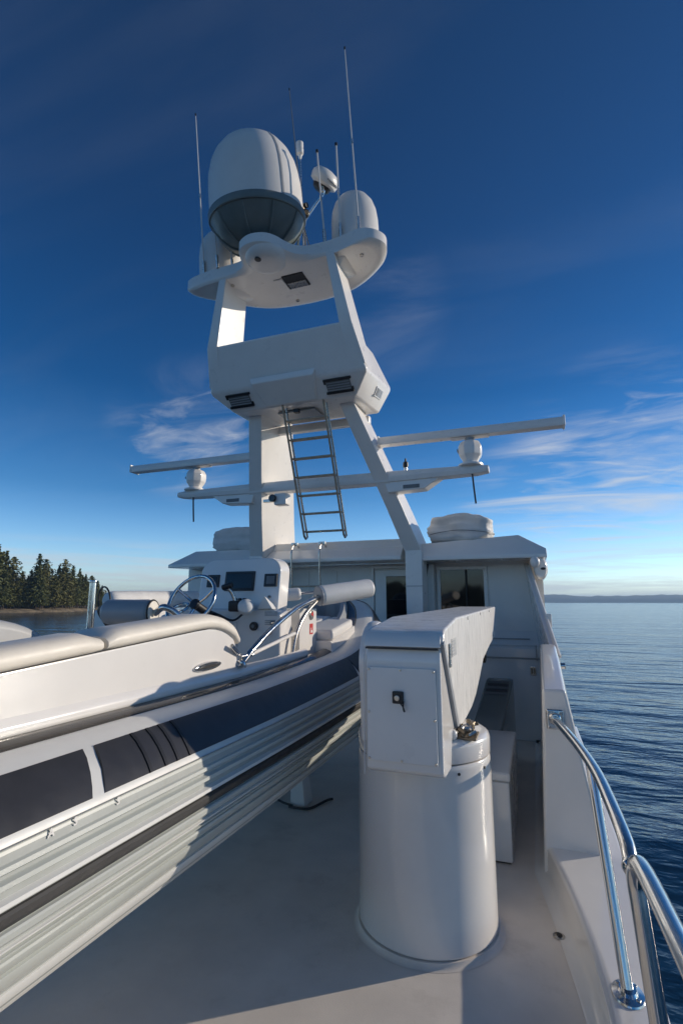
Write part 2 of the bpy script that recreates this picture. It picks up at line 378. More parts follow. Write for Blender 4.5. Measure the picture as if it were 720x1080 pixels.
def plant(i, a, d, h, kind, rot):
    x, y = az(a, d); loc = (x, y, SEA + 2.0)
    nm = ('fir_tree', 'cedar_tree')[kind > 2]
    lab = ('dark conifer standing in the wood on the far shore', 'rounder olive green tree standing in the wood on the far shore')[kind > 2]
    H = 30.0
    if PROTO[kind] is None:
        o = thing(nm, lab, 'tree', loc, 'trees on the wooded shore')
        tr, cr = fir(11 + kind, H, (4.7, 5.6, 4.0, 6.2, 5.6)[kind], (1.0, 1.1, 0.95, 0.85, 0.8)[kind], kind > 2)
        for b in (tr, cr): bmesh.ops.translate(b.bm, vec=Vector(loc), verts=b.bm.verts)
        tr.build('trunk', BARK, o, wn=False); cr.build('crown', FIRM if kind < 3 else CEDARM, o, smooth=False)
        PROTO[kind] = o
        o.scale = (h / H, h / H, h / H); o.rotation_euler = (0, 0, rot)
    else:
        o = copy_thing(PROTO[kind], loc, lab, (h / H * random.uniform(.9, 1.15),) * 2 + (h / H,), rot)
    return o
PROTO = [None] * 5
tr_rnd = random.Random(4)
# the wood: skyline heights by azimuth, then (azimuth, distance behind the waterline, height, kind)
SKY = [(-62, 33), (-56, 34), (-55.3, 33), (-54.3, 39), (-53.6, 36), (-53.0, 32), (-52.2, 23), (-51.5, 25), (-50.95, 35), (-50.3, 31.5), (-49.7, 25), (-49.2, 28.5), (-48.7, 32.5), (-48.0, 29), (-47.4, 27.5), (-46.8, 24.5), (-46.3, 23.5), (-45.7, 20), (-45.3, 17), (-44.6, 12.5), (-43, 8), (-36, 8)]
def sky_h(a):
    for (a0, d0), (a1, d1) in zip(SKY, SKY[1:]):
        if a0 <= a <= a1: return d0 + (d1 - d0) * (a - a0) / (a1 - a0)
    return SKY[-1][1]
WOOD = []
for k, (a, h) in enumerate(SKY[1:20]): WOOD.append((a, 12 + (k * 7) % 11, h, (1, 0, 2, 1, 3, 4, 1, 0, 3, 4, 1, 3, 0, 1, 2, 3, 1, 0, 2)[k]))
a = -58.0
while a < -44.0:
    h = sky_h(a); q = tr_rnd.uniform(.52, .95)
    WOOD.append((a, tr_rnd.uniform(5, 46), h * q, tr_rnd.choice((0, 1, 2, 3, 3, 4, 4)))); a += tr_rnd.uniform(.10, .21)
while a < -37.5:
    WOOD.append((a, tr_rnd.uniform(8, 30), tr_rnd.uniform(6, 9), tr_rnd.choice((3, 4)))); a += tr_rnd.uniform(.4, .7)
for i, (a, e, h, k) in enumerate(WOOD):
    o = plant(i, a, shore_at(a) + e, h, k, tr_rnd.uniform(0, 6.28))
    if i == 7: o['label'] = 'tall pointed conifer standing just past the dip in the shoreline wood'
    if i == 2: o['label'] = 'tallest conifer at the near end of the shoreline wood'

# ------------------------------------------------------------------ the yacht: deck, hull side, bulwark, wheelhouse
s = MB()
s.box((-5.55, -5, -0.18), (0.03, 7.25, 0.0), 0); s.box((0.03, -5, -0.18), (0.15, 3.2, 0.0), 0)
struct(s.build('deck', NONSKID))

def station(y):
    """coaming and hull section at y: (X, z) from deck inboard over the coaming down the hull"""
    f = max(0.0, min(1.0, (y - 2.35) / 1.35)); g = f * f * (3 - 2 * f)
    xb = 0.155 - 0.215 * f ** 1.25; xi = 0.170 - 0.195 * f ** 1.5
    xo = 0.365 + 0.04 * g - max(0, y - 4.5) * 0.012
    return [(xb - 0.05, 0.002), (xb - 0.012, 0.008), (xb + (xi - xb) * .35 + .006, 0.045), (xi - 0.012, 0.160), (xi + 0.004, 0.173), (xi + 0.03, 0.177), (xo - 0.03, 0.177), (xo - .008, 0.168), (xo, 0.10), (xo + 0.002, 0.02), (xo - 0.03, -0.03), (xo - 0.03, -1.2), (xo - 0.12, -2.6), (xo - 0.5, SEA - 0.6)]
bul = thing('bulwark', 'white bulwark beside the crane, its raised block stepping down to a low coaming', 'bulwark', (0.2, 3.7, 0))
s = MB(); s.loft([[(x, y, z) for x, z in station(y)] for y in [-5, -3, -1, 0.5, 1.5, 2.0, 2.3] + [2.4 + .1 * i for i in range(16)] + [4.5, 5, 6, 7.1]], cap=False, closed=False)
s.build('coaming', WHITE, bul, angle=50)
# raised block with sloping top
s = MB()
def blk(y, zt):
    k = (zt - .13) / .97
    return [(-.055 + .055 * k, y, zt), (.14 + .0 * k, y, zt), (.300, y, .179), (-.055, y, .004 if y > 3.8 else .004)]
s.loft([blk(3.66, 1.10), blk(4.4, 1.205), blk(5.2, 1.27)], bevel=0.02, seg=3)
s.build('block', WHITE, bul)
# wing plate running up to the wheelhouse roof
s = MB()
def wing(zs, y):  # inner/outer x for z
    return [(.085 - max(0, z - 1.15) * .17 - max(0, 1.15 - z) * .06, y, z) for z in zs]
prof = [(5.0, 1.16), (5.3, 1.29), (6.78, 2.06), (7.0, 2.14), (7.16, 2.14), (7.16, 0.0), (5.0, 0.0)]
xi = lambda z: .120 - max(0, z - 1.12) * .235
A = [(xi(z), y, z) for y, z in prof]; B_ = [(xi(z) + .055, y, z) for y, z in prof]
t = bmesh.new(); va = [t.verts.new(p) for p in A]; vb = [t.verts.new(p) for p in B_]
t.faces.new(va); t.faces.new(vb[::-1])
for i in range(len(va)): t.faces.new((va[i], vb[i], vb[(i + 1) % len(va)], va[(i + 1) % len(va)]))
s._merge(t, 0.012, 2); s.build('wing_plate', WHITE, bul)
s = MB(); s.tube(catmull([(.166, 5.05, 1.175), (.111, 5.5, 1.40), (.0, 6.4, 1.87), (-.056, 6.86, 2.105)], 4), 0.014, 8); s.build('edge_bead', WHITEP, bul)
s = MB(); s.cyl((.12, 5.0, 1.10), (.205, 5.0, 1.105), .026, 14, .006); s.build('cleat_knob', STEEL, bul)
s = MB(); s.box((.085, 5.66, 1.40), (.135, 5.74, 1.535), .008); s.build('hinge_block', WHITEP, bul)

wh = thing('wheelhouse', 'white wheelhouse with overhanging brow, door and dark windows across the deck', 'wheelhouse', (-2.58, 7.1, 0))
s = MB(); s.box((-5.35, 7.10, 0.0), (0.10, 7.30, 2.19), 0)
s.build('bulkhead', WHITEP, wh)
# brow: three lengths of overhanging roof edge
def brow(x0, x1, zb, zt, y0, chL=0, chR=0, z0=None):
    """fascia section lofted along x; chamfered outer corner at chR / chL"""
    s = MB(); secs = []
    def sec(x, zt_, dy=0): return [(x, y0 + dy, zb), (x, y0 + dy, zb + .05), (x, y0 + .16 + dy * .6, zt_), (x, y0 + .9, zt_ + .05), (x, y0 + 1.6, zt_ + .05), (x, y0 + 1.6, zb), (x, y0 + .6, zb + .012)]
    if chL: secs += [sec(x0, zb + .10, .05), sec(x0 + chL, zt)]
    else: secs += [sec(x0, z0 or zt)]
    if chR: secs += [sec(x1 - chR, zt), sec(x1, zb + .12, .03)]
    else: secs += [sec(x1, zt)]
    s.loft(secs, bevel=0.012, seg=2); return s
brow(-1.385, 0.155, 2.168, 2.465, 6.46, chR=.31, z0=2.40).build('brow', WHITE, wh)
brow(-5.30, -3.80, 2.168, 2.42, 6.46, chL=.42).build('brow', WHITE, wh)
brow(-3.80, -1.60, 2.19, 2.375, 6.46).build('brow', WHITE, wh)
s = MB(); s.loft([[(x, 6.63, 2.37), (x, 6.66, 2.485), (x, 6.80, 2.50), (x, 8.0, 2.50), (x, 8.0, 2.37)] for x in (-3.9, -1.5)], bevel=.012); s.build('roof_coaming', WHITE, wh)
s = MB(); s.box((-1.6, 6.75, 2.19), (-1.39, 7.3, 2.39), .006); s.build('roof_bridge', WHITE, wh)
# stern cap light housing on the brow end
s = MB(); s.loft([[(.075 + .08 * math.cos(a) * k, y, 2.05 + .135 * math.sin(a) * k) for a in [i * math.pi / 10 for i in range(20)]] for y, k in ((6.50, .72), (6.52, .92), (6.56, 1), (7.0, 1), (7.05, .8))]); s.build('light_housing', WHITE, wh)
s = MB(); s.ball((.015, 6.43, 2.115), .055, (1, 1, 1.2)); s.build('deck_light', WHITEP, wh)
s = MB(); s.ball((.10, 6.437, 2.035), .03, (1, .3, .5)); s.build('light_lens', BLACK, wh)
# windows and door
def window(x0, x1, z0, z1, y, name, fr=.05):
    b = MB(); g = MB()
    for lo, hi in (((x0 - fr, z0 - fr), (x1 + fr, z0)), ((x0 - fr, z1), (x1 + fr, z1 + fr)), ((x0 - fr, z0), (x0, z1)), ((x1, z0), (x1 + fr, z1))): b.box((lo[0], y - .035, lo[1]), (hi[0], y + .01, hi[1]), .006)
    f = b.build(name, WHITEP, wh); g.box((x0 - .004, y - .018, z0 - .004), (x1 + .004, y - .004, z1 + .004), 0); g.build('pane', GLASS, f); return f
window(-1.205, -.635, 1.33, 2.08, 7.10, 'window')
MB().cyl((-.86, 7.06, 1.36), (-.86, 7.06, 2.08), .012, 8).build('window_bar', BLACK, wh)
d = MB(); d.box((-2.13, 7.055, .06), (-1.40, 7.098, 2.10), .012); door = d.build('door', WHITEP, wh)
MB().box((-1.965, 7.044, 1.02), (-1.55, 7.053, 2.01), .03).build('pane', GLASS, door)
MB().tube(catmull([(-2.06, 7.05, 1.05), (-2.06, 7.0, 1.06), (-1.96, 7.0, 1.06)], 4), .011, 8).build('handle', STEEL, door)
s = MB()
for x0, x1, z0, z1 in ((-2.19, -2.15, .04, 2.16), (-1.40, -1.36, .04, 2.16), (-2.15, -1.40, 2.12, 2.16)): s.box((x0, 7.06, z0), (x1, 7.098, z1), .005)
s.build('door_frame', WHITEP, wh)
s = MB(); s.box((-1.345, 6.93, 0), (-1.27, 7.10, 2.16), .012); s.build('post', WHITEP, wh)
s = MB(); s.tube([(-1.32, 6.80, 2.15), (-1.44, 6.86, 1.55)], .016, 8); s.build('gas_strut', BLACK, wh)
for x in (-3.9, -3.2, -2.75):
    MB().box((x, 7.085, .3), (x + .03, 7.097, 2.1), .004).build('batten', WHITEP, wh)
# step cabinet below the window
s = MB(); s.prism([(-.9, 6.93, .0), (-.9, 6.93, .965), (-.9, 6.90, .972), (-.9, 6.90, 1.085), (-.9, 6.935, 1.105), (-.9, 7.02, 1.115), (-.9, 7.098, 1.29), (-.9, 7.098, 0)], (.99, 0, 0), .008); s.build('step_cabinet', WHITE, wh)
MB().box((-.9, 6.895, .955), (.075, 6.905, .966), .002).build('trim_line', GREYP, wh)
MB().box((-.9, 7.03, 1.185), (-.1, 7.062, 1.197), .003).build('trim_line', GREYP, wh)
MB().cyl((-.035, 6.885, .94), (-.035, 6.885, 1.13), .006, 8).build('latch_rod', STEELB, wh)
f = MB().box((-.118, 6.915, .765), (-.05, 6.93, .875), .006).build('switch_plate', STEELB, wh)
MB().box((-.108, 6.905, .785), (-.088, 6.915, .855), .003).build('switch', MATS['bronze_fitting'], f)
MB().box((-.080, 6.905, .785), (-.060, 6.915, .855), .003).build('switch', MATS['bronze_fitting'], f)
for x in (-.98, -.90): MB().cyl((x, 6.62, 2.16), (x, 6.62, 2.185), .035, 14, .006).build('downlight', STEELB, wh)
MB().cyl((-.36, 6.62, 2.16), (-.36, 6.62, 2.18), .03, 14, .006).build('downlight', STEELB, wh)

# covered bundles on the roof and along the far rail
def bundle(name, label, lo, hi, seed, group=None, sub=5, amp=.03):
    t = bmesh.new(); bmesh.ops.create_cube(t, size=1)
    bmesh.ops.subdivide_edges(t, edges=t.edges, cuts=14, use_grid_fill=True)
    c = (Vector(lo) + Vector(hi)) / 2; dd = (Vector(hi) - Vector(lo)) / 2
    for v in t.verts:
        p = v.co * 2; e = 7.0
        k = (abs(p.x) ** e + abs(p.y) ** e + abs(p.z) ** e) ** (1 / e); q = p / k * (1 if k else 0)
        nz = mnoise.noise(Vector((q.x * 1.6, q.y * 1.6, q.z * 2.5)) + Vector((seed, seed, 0))) * amp * 2 + mnoise.noise(Vector((q.x * 5, q.y * 3, q.z * 7 + seed))) * amp
        crease = -abs(math.sin(q.z * 3.2 + q.x * .8 + mnoise.noise(q * 1.7) * 1.5)) ** 6 * 0
        v.co = Vector((c.x + q.x * dd.x * (1 + nz), c.y + q.y * dd.y * (1 + nz), c.z + q.z * dd.z * (1 + nz * 1.4 - .10 * abs(q.x) ** 3)))
    s = MB(); s._merge(t); o = s.build(name, COVER, None, angle=80, wn=False); return tag(o, label, 'covered bundle', group)
r1 = bundle('covered_bundle', 'large white fabric covered bundle on the roof beside the inclined mast leg', (-1.27, 6.60, 2.42), (-.49, 7.25, 2.765), 2.0, amp=.055)
r2 = bundle('covered_bundle', 'white covered bundle on the roof behind the upright mast leg', (-4.60, 6.6, 2.40), (-3.75, 7.3, 2.76), 5.0, amp=.055)
s = MB(); s.ring((-.88, 6.93, 2.55), 1, .004, n=40, m=6)
for v in s.bm.verts:
    p = v.co - Vector((-.88, 6.93, 2.55)); a = math.atan2(p.y, p.x); e = 4
    rr = (abs(math.cos(a)) ** e + abs(math.sin(a)) ** e) ** (-1 / e); ro = p.xy.length - 1
    v.co = Vector((-.88 + math.cos(a) * .418 * rr * (1 + ro), 6.93 + math.sin(a) * .385 * rr * (1 + ro), 2.53 + p.z + .02 * math.sin(a * 3)))
s.build('lashing', RUBBER, r1, wn=False)
pb = MB(); pb.box((-3.90, 3.75, 0), (-3.46, 5.05, 1.575), .03, 3); tag(pb.build('deck_box', WHITE), 'tall white deck box beyond the inflatable boat with a covered roll on top', 'deck box')
pr = MB(); pr.lathe([(0, 0), (.045, .004), (.075, .02), (.085, .06), (.088, .4), (.085, .7), (.088, 1.0), (.086, 1.30), (.07, 1.36), (0, 1.37)], (-3.63, 3.66, 1.662), (0, 1.3, .025), 20)
tag(pr.build('covered_roll', COVER, None, angle=60, wn=False), 'long white covered roll lying behind the steering wheel of the boat', 'covered roll')

# ------------------------------------------------------------------ radar mast
CX = -2.56
mast = thing('radar_mast', 'white raked radar mast standing on two legs over the wheelhouse', 'mast', (CX, 6.2, 2.2))
def leg_sec(z, sgn):
    ao = 1.245 - .33 * (z - 2.32) if z > 2.32 else 1.245; ai = ao - (.215 - .02 * (z - 2.32))
    ya = 6.39 - .62 * (z - 2.32); dp = .74 - .10 * (z - 2.32)
    if sgn < 0: dp += .25
    fo = ao - .03; fi = ai - (.02 if sgn > 0 else .04)
    return [(CX + sgn * ao, ya, z), (CX + sgn * ai, ya, z), (CX + sgn * fi, ya + dp, z + .06), (CX + sgn * fo, ya + dp, z + .06)]
for sg in (1, -1):
    s = MB(); s.loft([leg_sec(z, sg) for z in (2.27, 2.8, 3.4, 4.0, 4.2)], bevel=.014); s.build('leg', WHITEP, mast)
    s = MB(); s.loft([[(CX + sg * 1.245, 6.40, z), (CX + sg * (1.03 + .03 * (2.3 - z) * .2), 6.40, z), (CX + sg * 1.03, 6.72, z), (CX + sg * 1.245, 6.72, z)] for z in (0.0, 1.5, 2.3)], bevel=.012); s.build('leg_foot', WHITEP, mast)
    MB().box((CX + sg * 1.137 - .115, 6.393, 1.845), (CX + sg * 1.137 + .115, 6.40, 1.853), .002).build('joint_line', GREYP, mast)
# equipment box
pts = []
for sg in (1, -1):
    pts += [(CX + sg * .84, 4.73, 4.62), (CX + sg * 1.0, 4.95, 4.14), (CX + sg * .79, 5.18, 3.95), (CX + sg * .84, 5.95, 4.0), (CX + sg * .985, 6.05, 4.34), (CX + sg * .84, 5.7, 4.72)]
s = MB(); s.hull(pts, .03, 3); box = s.build('equipment_box', WHITEP, mast)
# lower aft facet frame: origin at knuckle centre, w down the facet, nrm outward
K = Vector((CX, 4.95, 4.14)); Bv = Vector((CX, 5.18, 3.95)); wv = (Bv - K).normalized(); nv = Vector((0, -wv.z * -1, 0)); nv = Vector((1, 0, 0)).cross(wv); nv = nv if nv.y < 0 else -nv; FL = (Bv - K).length
def facet(x, w, h): return K + Vector((x, 0, 0)) + wv * w + nv * h
for sg in (1, -1):
    fr = MB(); x0, x1 = sorted((sg * .47, sg * .80)); fm = Matrix((Vector((1, 0, 0)), wv, nv)).transposed().to_4x4(); fm.translation = K
    w0, w1 = .05, .235
    for lo, hi in (((x0, w0, -.005), (x1, w0 + .028, .022)), ((x0, w1 - .028, -.005), (x1, w1, .022)), ((x0, w0, -.005), (x0 + .022, w0 + .06, .02)), ((x1 - .022, w1 - .06, -.005), (x1, w1, .02))): fr.box(lo, hi, .006, m=fm)
    f = fr.build('vent', BLACK, mast)
    MB().box((x0 + .02, w0 + .02, -.004), (x1 - .02, w1 - .02, .008), .003, m=fm).build('backing', VENTG, f)
    for k in range(4): MB().box((x0 + .03, w0 + .045 + k * .03, .006), (x1 - .03, w0 + .057 + k * .03, .016), .003, m=fm).build('slat', GREYP, f)
s = MB(); s.hull([facet(-.42, -.10, -.02), facet(.42, -.10, -.02), facet(-.34, .285, -.02), facet(.34, .285, -.02), facet(-.39, -.05, .035), facet(.39, -.05, .035), facet(-.32, .27, .018), facet(.32, .27, .018)], .012); s.build('centre_panel', WHITEP, mast)
# grille on the box side by the leg
A0 = Vector((CX + 1.0, 4.95, 4.14)); A1 = Vector((CX + .985, 6.05, 4.34)); A2 = Vector((CX + .84, 5.95, 4.0))
uu = (A1 - A0).normalized(); vv = (A2 - A0); vv = (vv - uu * vv.dot(uu)).normalized(); nn = uu.cross(vv); nn = nn if nn.x > 0 else -nn
fm = Matrix((uu, vv, nn)).transposed().to_4x4(); fm.translation = A0
f = MB().box((.52, .08, -.01), (.80, .20, .012), .006, m=fm).build('side_grille', WHITEP, mast)
MB().box((.54, .095, .01), (.61, .185, .016), .002, m=fm).build('slat', VENTG, f)
for k in range(2): MB().box((.63 + k * .08, .095, .01), (.69 + k * .08, .185, .016), .002, m=fm).build('slat', GREYP, f)
# hatch under the box
MB().box((CX - .28, 5.35, 3.93), (CX + .22, 5.75, 3.955), .01).build('floor_hatch', GREYP, mast)
MB().box((CX - .74, 5.86, 3.86), (CX + .74, 5.95, 3.97), .02).build('cross_tie', WHITEP, mast)
# upper legs
def uleg(z, sg):
    ao = .73 + .215 * (5.42 - z); w = .10 + .05 * (5.42 - z); ya = 4.66 + (.09 * (5.42 - z) if z > 4.6 else .074 + .52 * (4.6 - z)); dp = .42 + .10 * (5.42 - z)
    if sg < 0: dp += .04
    return [(CX + sg * ao, ya - .012, z), (CX + sg * (ao - w), ya - .012, z), (CX + sg * (ao - w), ya + dp, z), (CX + sg * (ao - .01), ya + dp, z)]
for sg in (1, -1):
    s = MB(); s.loft([uleg(z, sg) for z in (4.2, 4.6, 5.0, 5.42)], bevel=.014); s.build('upper_leg', WHITEP, mast)
    s = MB(); s.hull([(CX + sg * .72, 4.80, 5.30), (CX + sg * .70, 5.05, 5.36), (CX + sg * .50, 5.02, 5.43), (CX + sg * .86, 4.72, 5.43), (CX + sg * .45, 5.20, 5.43), (CX + sg * .88, 5.20, 5.43), (CX + sg * .66, 4.70, 5.43)], .02, 3); s.build('gusset', WHITEP, mast)
# platform with three lobes
outl = [(-1.20, 4.70), (-.86, 4.64), (-.50, 4.625), (-.36, 4.57), (-.31, 4.44), (-.25, 4.32), (-.10, 4.255), (.06, 4.28), (.16, 4.37), (.22, 4.48), (.31, 4.59), (.47, 4.65), (.75, 4.65), (1.04, 4.60), (1.2, 4.66), (1.275, 4.83),
        (1.15, 5.10), (.80, 5.38), (.43, 5.49), (-.04, 5.51), (-.48, 5.43), (-.84, 5.2), (-1.10, 4.97), (-1.23, 4.82)]
outl = catmull([Vector((CX + x, y, 0)) for x, y in outl], 6, True)
cen = Vector((CX, 4.85, 0))
def ring_at(z, inset): return [cen + (p - cen) * (1 - inset / (p - cen).length) + Vector((0, 0, z)) for p in outl]
s = MB(); s.loft([ring_at(5.40, .14), ring_at(5.405, .08), ring_at(5.425, .03), ring_at(5.45, 0), ring_at(5.555, 0), ring_at(5.57, .02)], cap=True); s.build('platform', WHITEP, mast, angle=30)
s = MB(); s.lathe([(.02, 0), (.14, .0), (.20, .025), (.24, .08), (.245, .13)], (CX - .03, 4.52, 5.345), (0, 0, 1), 32); s.build('lobe_boss', WHITEP, mast)
MB().cyl((CX - .06, 4.40, 5.335), (CX - .06, 4.40, 5.36), .036, 16, .006).build('cable_gland', BLACK, mast)
f = MB().box((CX + .0, 4.83, 5.385), (CX + .27, 5.08, 5.402), .006).build('underside_hatch', BLACK, mast)
MB().box((CX + .02, 4.96, 5.378), (CX + .25, 5.065, 5.386), .003).build('reflector', STEELB, f)
MB().box((CX - .12, 4.86, 5.383), (CX - .004, 5.10, 5.4012), .02).build('hatch_tray', WHITEP, mast)
for x, y in ((1.0, 4.80), (.52, 5.20), (-.02, 5.33), (.62, 4.80), (-.62, 4.78)): MB().cyl((CX + x, y, 5.385), (CX + x, y, 5.403), .022, 12, .004).build('bolt', STEELB, mast)
# spreader bar
s = MB(); s.loft([[(CX + x, 5.90, 3.16 - h), (CX + x, 5.885, 3.16 + .0), (CX + x, 5.90, 3.16 + h), (CX + x, 5.96 + dp * .5, 3.16 + h), (CX + x, 5.92 + dp, 3.16), (CX + x, 5.96 + dp * .5, 3.16 - h)] for x, h, dp in ((-2.145, .035, .14), (-2.0, .05, .2), (-.9, .068, .26), (0, .07, .26), (.9, .068, .26), (2.0, .05, .2), (2.145, .035, .14))], bevel=.008)
s.build('spreader', WHITEP, mast)
for sg in (1, -1):
    s = MB(); s.prism([(CX + sg * .9, 5.92, 3.12), (CX + sg * 1.62, 5.92, 3.13), (CX + sg * 1.40, 5.92, 2.985), (CX + sg * .95, 5.92, 2.965)], (0, .2, 0), .012); g = s.build('spreader_gusset', WHITEP, mast)
    x0, x1 = sorted((CX + sg * 1.14, CX + sg * 1.34))
    MB().box((x0, 5.912, 3.0), (x1, 5.922, 3.045), .004).build('grille', VENTG, g)

# ladder hanging from the box
lad = thing('ladder', 'steel ladder with seven rungs hanging below the mast equipment box', 'ladder', (CX + .1, 5.9, 2.5))
def lp(t, x):  # t 0 at top
    top = Vector((0, 5.22, 3.99)); bot = Vector((0, 5.83, 2.46)); p = top + (bot - top) * t
    return Vector((CX + .135 + x * (.262 + .0 * t) + .03 * t, p.y, p.z))
for sx in (-1, 1):
    for off in (-.035, .035):
        MB().tube([lp(t, sx) + Vector((0, off * 1.4, 0)) for t in (0, .5, 1.0)], .014, 8).build('rail', TREAD if off < 0 else STEELB, lad)
    MB().tube([lp(1, sx) + Vector((0, -.049, 0)), lp(1, sx) + Vector((0, .0, -.03)), lp(1, sx) + Vector((0, .049, 0))], .014, 8).build('rail_end', STEELB, lad)
for k in range(7):
    t = .13 + k * .139
    s = MB(); a_, b_ = lp(t, -1), lp(t, 1); s.box((a_.x, a_.y - .035, a_.z - .010), (b_.x, b_.y + .035, b_.z + .010), .006); s.build('rung', TREAD, lad)
MB().box((CX - .02, 5.25, 3.88), (CX + .05, 5.31, 3.93), .01).build('latch', BLACK, lad)
# lower ladder over the roof edge
l2 = thing('boarding_ladder', 'short steel hook ladder hanging over the wheelhouse roof edge', 'ladder', (-2.98, 6.4, 1.85))
for x in (-3.14, -2.72):
    MB().tube(catmull([(x, 6.66, 2.40), (x, 6.60, 2.46), (x, 6.50, 2.45), (x, 6.42, 2.36), (x, 6.42, 2.15), (x, 6.46, 1.80)], 5), .013, 8).build('rail', STEELB, l2)
    MB().box((x - .05, 6.50, 2.43), (x + .05, 6.55, 2.475), .006).build('clamp', STEELB, l2)
for z in (2.12, 1.86): MB().box((-3.14, 6.415, z - .012), (-2.72, 6.475, z + .012), .006).build('rung', TREAD, l2)

# floodlight and small lamp
fl = thing('floodlight', 'white floodlight on the inner face of the upright mast leg', 'floodlight', (-3.05, 5.85, 2.88))
MB().box((-3.10, 5.78, 2.885), (-2.92, 5.92, 3.04), .02).build('housing', WHITEP, fl)
MB().cyl((-3.10, 5.775, 2.97), (-3.10, 5.73, 2.97), .05, 18, .01).build('lens', GLASS, fl)
MB().box((-3.28, 5.83, 2.94), (-3.08, 5.89, 2.98), .005).build('bracket', STEELB, fl)
nl = thing('mast_lamp', 'tiny dark lamp standing on the spreader beside the inclined leg', 'lamp', (-1.39, 5.95, 3.23))
MB().cyl((-1.39, 5.95, 3.215), (-1.39, 5.95, 3.27), .022, 12, .004).build('base', STEELB, nl)
MB().lathe([(0, 0), (.03, .0), (.034, .02), (.03, .06), (.012, .075), (.010, .11), (0, .11)], (-1.39, 5.95, 3.27)).build('lens', BLACK, nl)

# ------------------------------------------------------------------ radomes
DP = [(.534, .46), (.534, .51), (.529, .74), (.515, .89), (.482, 1.02), (.430, 1.13), (.354, 1.225), (.248, 1.30), (.122, 1.342), (0, 1.351)]
bd = thing('radome', 'biggest radome, a grey white dome over a dark ribbed bowl', 'radome', (-2.74, 4.63, 5.57), 'radomes on the mast platform')
tilt = Vector((0, -.22, 1)).normalized(); O = Vector((-2.74, 4.66, 5.57))
# lathe z measured along the tilt from the platform
s = MB(); s.lathe(DP, O, tilt, 64); dome = s.build('dome', DOME, bd, angle=60)
s = MB(); s.lathe([(.515, .375), (.548, .38), (.556, .395), (.556, .45), (.548, .463), (.515, .465)], O, tilt, 64); s.build('rim', DOMEG, bd)
s = MB(); s.lathe([(.11, -.02), (.115, .07), (.19, .08), (.31, .12), (.41, .19), (.48, .275), (.535, .385), (.50, .385)], O, tilt, 64); bowl = s.build('bowl', DOMEG, bd, angle=50)
u_, w_, d_ = frame_of(tilt)
for k in range(10):
    a = 2 * math.pi * (k + .3) / 10; e = u_ * math.cos(a) + w_ * math.sin(a)
    MB().tube([O + e * r + d_ * z for r, z in ((.19, .073), (.31, .112), (.41, .182), (.48, .267), (.53, .375))], .011, 6).build('rib', DOMEG, bowl)
s = MB()
for a in (-.52, -.52 + math.pi): 
    e = Vector((math.cos(a), math.sin(a), 0)); e = (e - d_ * e.dot(d_)).normalized(); n_ = d_.cross(e)
    pr = [(r + .002, z + .001) for r, z in DP]
    s.loft([[O + e * (r + .003) + d_ * z + n_ * .012, O + e * (r + .003) + d_ * (z + .0) - n_ * .012, O + e * (r - .01) + d_ * z - n_ * .012, O + e * (r - .01) + d_ * z + n_ * .012] for r, z in pr])
s.build('seam_strip', MATS['grey_panel'], dome)
s = MB(); s.lathe([(.12, -.01), (.17, -.01), (.17, .03), (.12, .03)], O, tilt, 32); s.build('mount_flange', STEELB, bd)
for k in range(6):
    a = 2 * math.pi * k / 6; MB().cyl(O + u_ * .19 * math.cos(a) + w_ * .19 * math.sin(a), O + u_ * .19 * math.cos(a) + w_ * .19 * math.sin(a) + d_ * .06, .012, 8).build('stud', STEELB, bd)
def small_dome(x, label):
    o = thing('radome', label, 'radome', (x, 4.96, 5.57), 'radomes on the mast platform'); q = Vector((x, 4.96, 5.57))
    MB().lathe([(.268, .06), (.27, .12), (.266, .34), (.25, .46), (.218, .55), (.165, .62), (.09, .66), (0, .67)], q, Vector((0, -.15, 1)), 40).build('dome', DOME, o, angle=60)
    MB().lathe([(.20, 0), (.27, .0), (.278, .02), (.278, .055), (.268, .065), (.2, .065)], q, Vector((0, -.15, 1)), 40).build('base_ring', DOME, o)
    pass
    return o
small_dome(-1.675, 'small white radome on the platform end above the sloping leg')
small_dome(-3.455, 'small white radome partly hidden behind the dark bowl of the big one')

# antennas
def whip(label, b, k, Ln, r0=.0105, r1=.005, m=DOME, tip=True, off=0.0, ferr=True):
    o = thing('whip_antenna', label, 'antenna', b, 'whip antennas on the mast platform'); b = Vector(b); d = Vector((k, -.17, 1))
    MB().tube([b + d * Ln * t for t in (0, .33, .66, 1)], r0, 8, r2=r1).build('rod', m, o)
    if ferr:
        MB().cyl(b, b + d * min(.16, Ln * .16), r0 * 1.7, 10, .003).build('ferrule', STEELB, o)
        MB().cyl(b + d * Ln * .48, b + d * (Ln * .48 + .05), r0 * 1.3, 8).build('joint_sleeve', STEELB, o)
    if tip: MB().cyl(b + d * Ln, b + d * (Ln + .03), r1 * 1.9, 8, .003).build('tip', BLACK, o)
    return o
whip('tall white whip antenna standing apart at the far end of the platform', (-3.519, 4.675, 5.56), 0, 1.92)
whip('short white whip antenna next to the tall one left of the big dome', (-3.299, 4.63, 5.56), -.03, .96, .011)
whip('shortest whip antenna rising close under the dark bowl of the big dome', (-3.122, 4.67, 5.56), -.03, .60, .009)
whip('tallest whip antenna rising in front of the small dome above the sloping leg', (-1.533, 4.64, 5.56), -.02, 1.97)
whip('black tipped whip antenna touching the near side of the small dome', (-1.751, 4.66, 5.56), .01, 1.0, .011, .009)
whip('black tipped whip antenna between the searchlight and the big dome', (-1.947, 4.69, 5.56), -.03, 1.02, .011, .009)
whip('thin dark whip antenna standing behind the big dome beside the wind sensor', (-2.33, 5.10, 5.56), -.05, 2.25, .012, .004, VENTG)
ws = thing('wind_sensor', 'small white canister sensor on a thin stalk behind the big dome', 'sensor', (-2.36, 5.05, 5.57))
